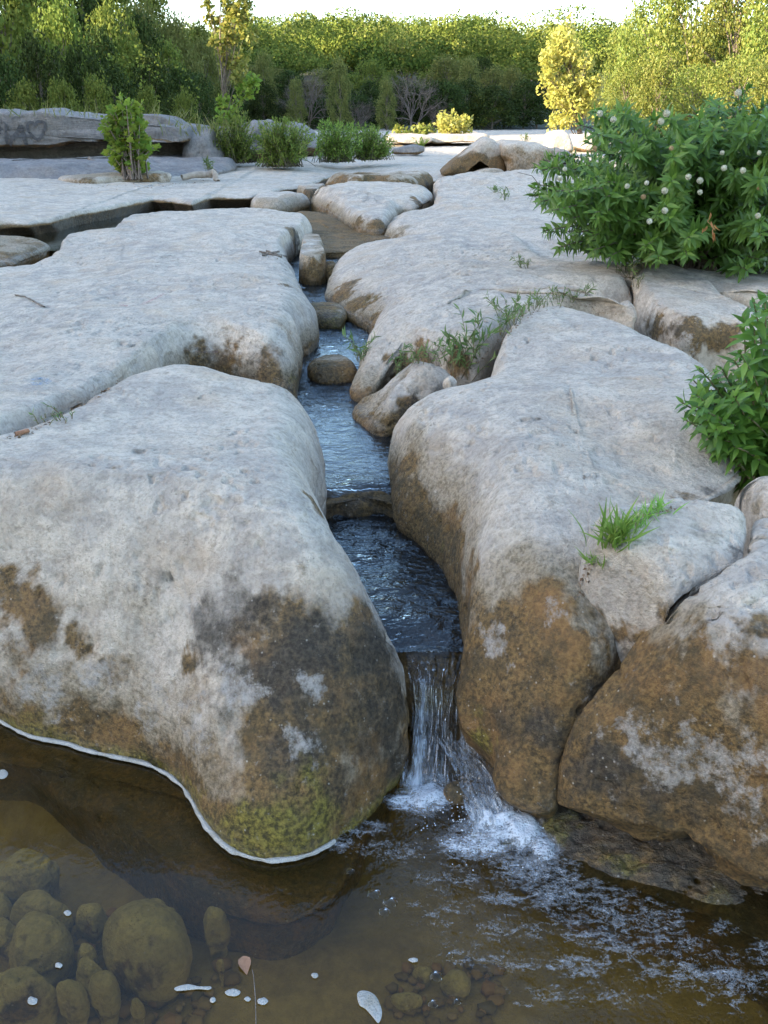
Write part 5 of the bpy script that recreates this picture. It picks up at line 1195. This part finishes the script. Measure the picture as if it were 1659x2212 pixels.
for k, (q, l) in enumerate([([(560, 546), (585, 552), (610, 556)], 'longest dark twig caught at the lip of the left slab'), ([(575, 542), (600, 552), (625, 553)], 'thin twig crossing the others at the lip of the left slab'), ([(568, 555), (590, 548), (605, 543)], 'short twig under the crossing ones at the slab lip')]):
    stick('twig', l, 'twig', q, .005, .005, mat=BARK, off=.008)
stick('plant_stalk', 'thin dark stalk standing in the shallow water at the bottom', 'stalk', [U(553, 2225, .0), U(552, 2160, .002), U(548, 2110, .004), U(545, 2095, .005)], .0009, .0007, mat=BARK, lumpy=0)
c = U(539, 2078, .004)
V, F = scatter(lance(.30, .15, 6), np.array([c + [-.012, .012, 0]]), np.array([[.3, -1, .05]]), np.array([[0, 0, 1.]]), np.array([.036]))
tag(mesh_obj('dead_leaf', V, F, plain_material('brown_dead_leaf', (.22, .11, .06), (.30, .16, .09), 80, .7)), 'curled reddish brown leaf floating near the bottom', 'leaf')
stick('bare_twig', 'bare reddish twig poking from the left side of the buttonbush', 'twig', [UY(1165, 400, 4.4), UY(1150, 380, 4.4), UY(1118, 372, 4.4)], .002, .001, mat=BARK, lumpy=0)

# graffiti and chalk marks: paint lying on the rock face
BLACKP = plain_material('black_spray_paint', (.04, .04, .042), (.08, .078, .08), 30, .8)
def stroke(pts, Y, w, n=40, closed=False, lift=.02):
    P = np.array(pts, float); s = np.linspace(0, len(P) - 1, n); Q = np.stack([np.interp(s, np.arange(len(P)), P[:, k]) for k in range(2)], 1)
    for _ in range(3): Q[1:-1] = (Q[:-2] + 2 * Q[1:-1] + Q[2:]) / 4
    A = np.array([UY(a, b, Y) for a, b in Q])
    Vl = SURF['rock_ledge']; 
    for k in range(n):
        d = (Vl[:, 0] - A[k, 0]) ** 2 + (Vl[:, 2] - A[k, 2]) ** 2 + np.where(Vl[:, 1] > Y + .6, 9, 0)
        A[k, 1] = Vl[np.argsort(d)[:6], 1].min() - lift
    T = np.gradient(A, axis=0); T /= np.linalg.norm(T, axis=1, keepdims=True) + 1e-9; N_ = np.c_[-T[:, 2], 0 * T[:, 0], T[:, 0]]
    V = np.vstack([A - N_ * w, A + N_ * w]); F = [(k, k + 1, n + k + 1, n + k) for k in range(n - 1)]
    return V, np.array(F)
strokes = [stroke([(16, 268), (15, 290), (17, 312)], 14.4, .022), stroke([(0, 272), (3, 290)], 14.4, .02), stroke([(47, 270), (40, 285), (30, 300), (20, 318)], 14.4, .025), stroke([(47, 270), (52, 290), (60, 318)], 14.4, .03), stroke([(24, 296), (48, 293), (70, 294)], 14.4, .02),
           stroke([(76, 266), (66, 264), (62, 272), (64, 284), (74, 296), (84, 303)], 14.4, .02), stroke([(76, 272), (84, 262), (98, 264), (100, 276), (94, 290), (86, 302)], 14.4, .02)]
V, F = join(strokes); g = mesh_obj('graffiti', V, F, BLACKP); g.parent = bpy.data.objects['rock_ledge']
def chalk(pts, w, mat, par, lift=.004):
    P = np.array(pts, float); n = 24; s = np.linspace(0, len(P) - 1, n); Q = np.stack([np.interp(s, np.arange(len(P)), P[:, k]) for k in range(2)], 1)
    A = np.array([pick(a, b, [par], 5) for a, b in Q]); 
    for _ in range(4): A[1:-1] = (A[:-2] + 2 * A[1:-1] + A[2:]) / 4
    A[:, 2] += lift
    T = np.gradient(A, axis=0); T[:, 2] = 0; T /= np.linalg.norm(T, axis=1, keepdims=True) + 1e-9; N_ = np.c_[-T[:, 1], T[:, 0], 0 * T[:, 0]]
    ww = (w * (1 + .4 * noise(A, 60, 2)))[:, None]
    V = np.vstack([A - N_ * ww, A + N_ * ww])
    o = mesh_obj('chalk_mark', V, np.array([(k, k + 1, n + k + 1, n + k) for k in range(n - 1)]), mat); o.parent = bpy.data.objects[par]
def chalk_material(name, col, amt):
    t = NT(name); vec = t.n('ShaderNodeNewGeometry').outputs['Position']
    p = t.n('ShaderNodeBsdfDiffuse', Color=(*col, 1)); tr = t.n('ShaderNodeBsdfTransparent'); mx = t.n('ShaderNodeMixShader')
    t.link(t.ramp(t.noise(90, 5, .7, vec), [(.42, 0), (.62, amt)]), mx.inputs[0]); t.link(tr.outputs[0], mx.inputs[1]); t.link(p.outputs[0], mx.inputs[2]); t.link(mx.outputs[0], t.out.inputs[0]); return t.m
PINK, BLUE = chalk_material('pink_chalk', (.50, .24, .24), .6), chalk_material('blue_chalk', (.22, .36, .50), .5)
chalk([(306, 660), (325, 652), (345, 640), (356, 635)], .008, PINK, 'rock_slab')
chalk([(262, 661), (275, 662)], .008, PINK, 'rock_slab')
chalk([(395, 758), (420, 760), (470, 762)], .02, chalk_material('pale_pink_chalk', (.5, .30, .30), .35), 'rock_slab')
chalk([(62, 828), (85, 834), (108, 826), (85, 818), (64, 824)], .014, BLUE, 'rock_slab')

# ------------------------------------------------------------------ trees
def crownmesh(name, clumps, nleaf, size, mat, seed=0, flat=.0):
    P, D, N_, S = [], [], [], []
    for (c, r) in clumps:
        m = nleaf
        u = rnd(m); u /= np.linalg.norm(u, axis=1, keepdims=True)
        rad = rng.random(m) ** .45
        P.append(np.array(c) + u * rad[:, None] * np.array(r)); D.append(rnd(m) + u * .5); N_.append(u * 1.5 + rnd(m) * .5 + [0, 0, .5]); S.append(size * rng.uniform(.6, 1.3, m))
    V, F = scatter(QUAD, np.vstack(P), np.vstack(D), np.vstack(N_), np.concatenate(S))
    return V, F
def tree_proto(name, kind, mat, nclump=26, nleaf=60, leafsize=.07, trunk_h=.35, spread=.5):
    """ a tree of unit height and unit width """
    cl, st = [], []
    st.append(tube([(0, 0, -.05), (.01, 0, .2), (-.01, .01, .45), (.01, 0, .75)], .025, .008, 7))
    for k in range(nclump):
        h = trunk_h * .55 + (1 - trunk_h * .55) * ((k + .5) / nclump)
        wd = {'round': math.sqrt(max(0, 1 - ((h - .55) / .5) ** 2)), 'cone': min(1, (1.08 - h) * 1.5), 'bush': math.sqrt(max(.05, 1 - ((h - .3) / .72) ** 2))}[kind]
        a = k * 2.4 + random.random(); r = spread * wd * math.sqrt(random.uniform(.15, 1)) * .8
        c = (r * math.cos(a), r * math.sin(a), h)
        rr = random.uniform(.09, .17)
        cl.append((c, (rr * 1.15, rr * 1.15, rr * .75)))
        if k % 2: st.append(tube([(0, 0, h * .6), (c[0] * .5, c[1] * .5, h * .85), c], .009, .003, 4))
    V, F = crownmesh(name, cl, nleaf, leafsize, mat)
    root = empty(name)
    tv, tf = join(st); tr_ = mesh_obj('trunk', tv, tf, BARK); cr_ = mesh_obj('crown', V, F, mat)
    tr_.parent = root; cr_.parent = root
    return root
EVG = leaf_material('dark_evergreen_leaf', [(.02, .034, .009), (.04, .06, .014), (.055, .08, .018), (.03, .045, .012)], .2, .7, .1)
OAK = leaf_material('oak_leaf', [(.08, .12, .022), (.13, .17, .03), (.18, .21, .04), (.10, .13, .025)], .3, .7, .12)
PAL = leaf_material('pale_tree_leaf', [(.11, .13, .035), (.16, .17, .045), (.20, .20, .06), (.13, .14, .04)], .35, .7, .12)
YEL = leaf_material('yellow_sycamore_leaf', [(.32, .34, .07), (.44, .43, .09), (.52, .48, .14), (.28, .32, .07)], .45, .55)
YGR = leaf_material('yellow_green_leaf', [(.12, .17, .03), (.18, .22, .038), (.25, .25, .05), (.10, .15, .028)], .4, .55)
GREYW = plain_material('bare_grey_wood', (.11, .085, .07), (.20, .155, .13), 20, .9)
def bare_proto():
    root = empty('bare_tree'); parts = []
    def grow(p, d, L, r, depth):
        q = [p]
        for k in range(3): d = d + rng.normal(size=3) * .12; d = d / np.linalg.norm(d); q.append(q[-1] + d * L / 3)
        parts.append(tube(q, r, r * .55, 4 if depth < 3 else 3))
        if depth < 5:
            for k in range(3 if depth else 6):
                dd = d + rng.normal(size=3) * .5 + [0, 0, .1]; grow(q[-1 if k < 2 else -2], dd / np.linalg.norm(dd), L * .66, r * .55, depth + 1)
    for k in range(3): grow(np.array([0., 0, -.03]), np.array([rng.normal() * .3, rng.normal() * .3, 1.]), .36, .014, 0)
    V, F = join(parts); o = mesh_obj('branches', V, F, GREYW); o.parent = root
    return root
PROTO = {}
def use(kind, loc, sx, sz, rz, label, cat='tree', group=None):
    src = PROTO[kind][len(PROTO[kind]) and int(random.random() * len(PROTO[kind]))]
    if src.get('used'):
        r = src.copy(); COL.objects.link(r)
        for ch in list(src.children):
            c = ch.copy(); COL.objects.link(c); c.parent = r
    else: r = src; r['used'] = 1
    r.location = [float(v) for v in loc]; r.scale = (sx, sx, sz); r.rotation_euler = (0, 0, rz)
    tag(r, label, cat, group)
    return r
PROTO['evg'] = [tree_proto('evergreen_tree', 'bush', EVG, 34, 150, .036) for _ in range(2)]
PROTO['oak'] = [tree_proto('oak_tree', 'bush', OAK, 34, 150, .036) for _ in range(2)]
PROTO['pal'] = [tree_proto('pale_tree', 'bush', PAL, 32, 150, .036) for _ in range(2)]
PROTO['ygr'] = [tree_proto('yellow_green_tree', 'round', YGR, 50, 190, .027, .3) for _ in range(2)]
PROTO['bare'] = [bare_proto()]
def tree_at(kind, px, pytop, Y, wpx, label, group, py_off=0, cat='tree'):
    x = UY(px, 250, Y)[0]
    zb = float(land(np.array([x]), np.array([float(Y)]))[0]) - .1
    zt = UY(px, pytop, Y)[2]
    use(kind, (x, Y, zb), wpx * Y / FPX, max(.8, zt - zb), random.random() * 6, label, cat, group)
random.seed(21)
LBL = {'evg': ('dense dark evergreen tree in the shadowed thicket', 'dark evergreen trees of the thicket'), 'oak': ('mid green bushy tree on the wooded slope', 'mid green trees of the slope'),
       'pal': ('pale olive tree catching the sun on the slope', 'pale sunlit trees of the slope'), 'bare': ('leafless grey tree among the thicket', 'bare grey trees in the thicket'), 'ygr': ('yellow-green tree on the right bank', 'yellow-green trees of the right bank')}
for (k, px, pt, Y, w) in [('oak', 120, -70, 40, 190), ('evg', 200, -50, 42, 170), ('oak', 275, -40, 44, 170), ('oak', 345, -15, 48, 150), ('evg', 60, -80, 44, 200), ('evg', 320, 40, 36, 130), ('evg', 230, 70, 28, 120), ('oak', 30, -70, 21, 230), ('oak', 150, 10, 24, 170), ('evg', 95, 95, 20, 150), ('evg', 190, 110, 21, 130), ('evg', 20, 130, 18.5, 150), ('oak', 255, 20, 30, 150), ('bare', 165, 40, 28, 90), ('pal', 320, 25, 40, 130), ('pal', 390, 45, 44, 120), ('oak', 290, 80, 32, 120), ('evg', 250, 150, 24, 130), ('evg', 330, 130, 28, 130), ('evg', 395, 150, 31, 120),
                          ('oak', 215, 175, 19.5, 100), ('oak', 140, 180, 18, 110), ('oak', 60, 185, 17.5, 110), ('oak', 320, 195, 21, 90), ('evg', 430, 165, 36, 110), ('pal', 450, 90, 48, 100), ('oak', 370, 95, 38, 120), ('evg', 380, 210, 24, 90), ('oak', 400, 205, 22, 80), ('pal', 210, -40, 44, 160), ('pal', 120, -60, 40, 160), ('oak', 440, 60, 56, 110), ('pal', 500, 90, 60, 90)]:
    tree_at(k, px, pt, Y, w, *LBL[k])
for i_ in range(46):                                       # the dark thicket across the creek
    px = 440 + i_ % 23 * 33 + random.uniform(-12, 12); row = i_ // 23
    Y = (56 if row == 0 else 66) + random.uniform(-2, 3)
    k = random.choice(['evg', 'evg', 'evg', 'evg', 'evg', 'oak']) if row == 0 else random.choice(['evg', 'oak', 'pal'])
    tree_at(k, px, (205 if row == 0 else 160) + random.uniform(-34, 24) + (10 if 620 < px < 720 else 0), Y, random.uniform(80, 120), *LBL[k])
for (px, pt, Y, w) in [(890, 112, 53, 120), (665, 115, 54, 110), (770, 190, 53, 70), (940, 200, 53, 60)]:
    tree_at('bare', px, pt, Y, w, *LBL['bare'])
for (px, pt, Y, w) in [(1345, 55, 46, 110), (1400, -10, 40, 170), (1480, -60, 38, 190), (1570, -90, 36, 210), (1680, -70, 33, 210), (1350, 150, 38, 110), (1420, 130, 35, 140), (1500, 150, 31, 150), (1590, 130, 29, 160), (1680, 130, 27, 160), (1320, 210, 33, 70)]:
    tree_at('ygr', px, pt, Y, w, *LBL['ygr'])
for k_ in range(30):                                      # trees of the valley side behind the camera, which shade the creek
    pass
for i_ in range(26):                                      # darker crowns standing among the sunlit wood of the hill
    Y = random.uniform(72, 118)
    tree_at('evg', random.uniform(430, 1200), 150 - (Y - 72) * 1.75 + random.uniform(-14, 14), Y, random.uniform(55, 100), 'dark evergreen crown among the sunlit trees of the hill', 'dark evergreens scattered over the hill')
for (px, pt, Y, w) in [(735, 132, 52, 60), (575, 120, 56, 70), (640, 175, 52, 50), (1010, 130, 58, 70), (835, 175, 52, 50), (1100, 150, 58, 70)]:
    tree_at('pal', px, pt, Y, w, 'pale tree top catching the sun above the shadowed thicket', 'pale tree tops over the thicket')
# single trees with shapes of their own
def own_tree(name, label, cat, base, poly, Y, dY, ncl, nleaf, rc, size, mat, r0, group=None, top=None):
    root = empty(name, base); tag(root, label, cat, group)
    cs = tips_in(poly, ncl, Y - dY, Y + dY)
    top = top if top is not None else cs[np.argmax(cs[:, 2])]
    trunk = [np.array(base) + (top - base) * s + np.array([.03, 0, 0]) * math.sin(s * 7) for s in np.linspace(0, .93, 12)]
    st = [tube(trunk, r0, r0 * .25, 7)]
    for c in cs[::2]:
        q = trunk[int(np.clip((c[2] - base[2]) / (top[2] - base[2]) * 9 - 1.5, 0, 11))]
        st.append(tube([q, (q + c) / 2 + [0, 0, .02], c], r0 * .25, r0 * .08, 4))
    V, F = join(st); a = mesh_obj('trunk', V, F, BARK)
    V, F = crownmesh('crown', [(c, (rc * random.uniform(.7, 1.3),) * 3) for c in cs], nleaf, size, mat); b = mesh_obj('crown', V, F, mat)
    under(root, [a, b])
b_ = UY(1255, 292, 29); own_tree('yellow_sycamore', 'bright yellow sycamore at the right, glowing in the low sun', 'tree', np.array([b_[0], 29, .55]),
    [(1215, 40), (1235, 60), (1240, 110), (1275, 130), (1290, 170), (1310, 200), (1300, 250), (1270, 262), (1230, 258), (1195, 265), (1195, 215), (1160, 175), (1165, 130), (1190, 110), (1190, 80)], 29, .8, 90, 55, .22, .13, YEL, .09)
b_ = UY(480, 352, 15.4); own_tree('slender_sapling', 'tall slender sapling with yellowing leaves rising above the ledge', 'tree', b_,
    [(440, 0), (430, -60), (500, -90), (520, -20), (545, 20), (555, 80), (535, 130), (520, 165), (505, 180), (495, 175), (480, 150), (465, 110), (450, 60)], 15.4, .25, 70, 36, .085, .075, LEAF_SAP, .022, top=UY(480, -70, 15.4))
own_tree('slender_sapling_shoot', 'leafy side shoots at the foot of the tall slender sapling', 'sapling', b_ + np.array([.02, -.05, 0]), [(475, 200), (500, 190), (525, 180), (560, 160), (555, 195), (530, 230), (545, 250), (520, 265), (480, 270), (468, 235)], 15.2, .2, 26, 22, .07, .075, LEAF_SY, .012, top=UY(500, 200, 15.2))
for (px, py, Y, poly, n_, mat_, l) in [(975, 290, 27, [(945, 288), (950, 250), (975, 244), (990, 250), (1015, 265), (1015, 288)], 26, YEL, 'golden bush glowing above the distant ledge'), (870, 292, 28, [(845, 292), (860, 280), (900, 276), (930, 284), (935, 292)], 18, YGR, 'low sunlit scrub left of the golden bush')]:
    b_ = UY(px, py, Y); own_tree('sunlit_bush', l, 'shrub', b_, poly, Y, .4, n_, 40, .14, .11, mat_, .03)

# the wooded hill beyond: one mass of small crowns
def woods(name, label, spots, mat, nl=4, nf=240):
    Vs, Fs, b = [], [], 0
    P, D, N_, S, TI = [], [], [], [], []
    for (x, y, z, h, w) in spots:
        ti = random.random()
        for k in range(nl):
            c = np.array([x + random.uniform(-.3, .3) * w, y + random.uniform(-.3, .3) * w, z + h * (.75 if k == 0 else random.uniform(.3, .7))]); rr = w * (.42 if k == 0 else random.uniform(.2, .34)); TI.append(np.full(nf * 4, ti))
            u = rnd(nf); u /= np.linalg.norm(u, axis=1, keepdims=True); u[:, 2] = np.abs(u[:, 2]) * .9 - .15
            P.append(c + u * rr * np.array([1, 1, .8])); D.append(rnd(nf)); N_.append(u * 1.6 + rnd(nf) * .45); S.append(rng.uniform(.17, .38, nf) * (.08 + min(.7, y / 125)))
    V, F = scatter(QUAD, np.vstack(P), np.vstack(D), np.vstack(N_), np.concatenate(S))
    tag(mesh_obj(name, V, F, mat, attrs={'tint': np.concatenate(TI)}), label, 'woods', kind='stuff')
def woods_material():
    t = NT('far_woods_leaf'); g = t.n('ShaderNodeNewGeometry')
    vec = g.outputs['Position']
    f = t.math('ADD', t.math('MULTIPLY', g.outputs['Random Per Island'], .35), t.math('MULTIPLY', t.attr('tint'), .45))
    f = t.math('ADD', f, .15)
    c = t.ramp(f, [(.25, (.04, .07, .012)), (.45, (.085, .12, .022)), (.65, (.15, .18, .032)), (.9, (.21, .21, .06))])
    p = t.n('ShaderNodeBsdfPrincipled', Roughness=.8); p.inputs['Specular IOR Level'].default_value = .08; t.link(c, p.inputs['Base Color']); tr = t.n('ShaderNodeBsdfTranslucent'); t.link(c, tr.inputs[0])
    mx = t.n('ShaderNodeMixShader', Fac=.15); t.link(p.outputs[0], mx.inputs[1]); t.link(tr.outputs[0], mx.inputs[2]); t.link(mx.outputs[0], t.out.inputs[0]); return t.m
WM = woods_material()
spots = []
for i_ in range(760):
    y = 68 + 92 * random.random() ** .8; x = random.uniform(-.46, .46) * y * 1.15
    z = float(land(np.array([x]), np.array([y]))[0]); w = random.uniform(3.2, 5.8); h = random.uniform(2.8, 6.2)
    spots.append((x, y, z, h, w))
woods('far_woods', 'continuous woodland covering the far hill to the skyline', spots, WM)
spots = []
for i_ in range(170):                                     # woodland of the left and right banks between the single trees
    side = -1 if i_ % 3 else 1
    y = random.uniform(24, 66); x = side * (y * random.uniform(.27, .62)) + (0 if side < 0 else 4)
    z = float(land(np.array([x]), np.array([y]))[0]); w = random.uniform(2.5, 4); h = random.uniform(2.2, 3.6)
    spots.append((x, y, z, h, w))
for i_ in range(60):                                      # unseen taller wood left of the view, added to shade the thicket
    x = random.uniform(-46, -24); y = random.uniform(34, 56); spots.append((x, y, float(land(np.array([x]), np.array([y]))[0]), 5, 5))
woods('bank_woods', 'scrubby woodland filling the creek banks', spots, WM, 6, 150)
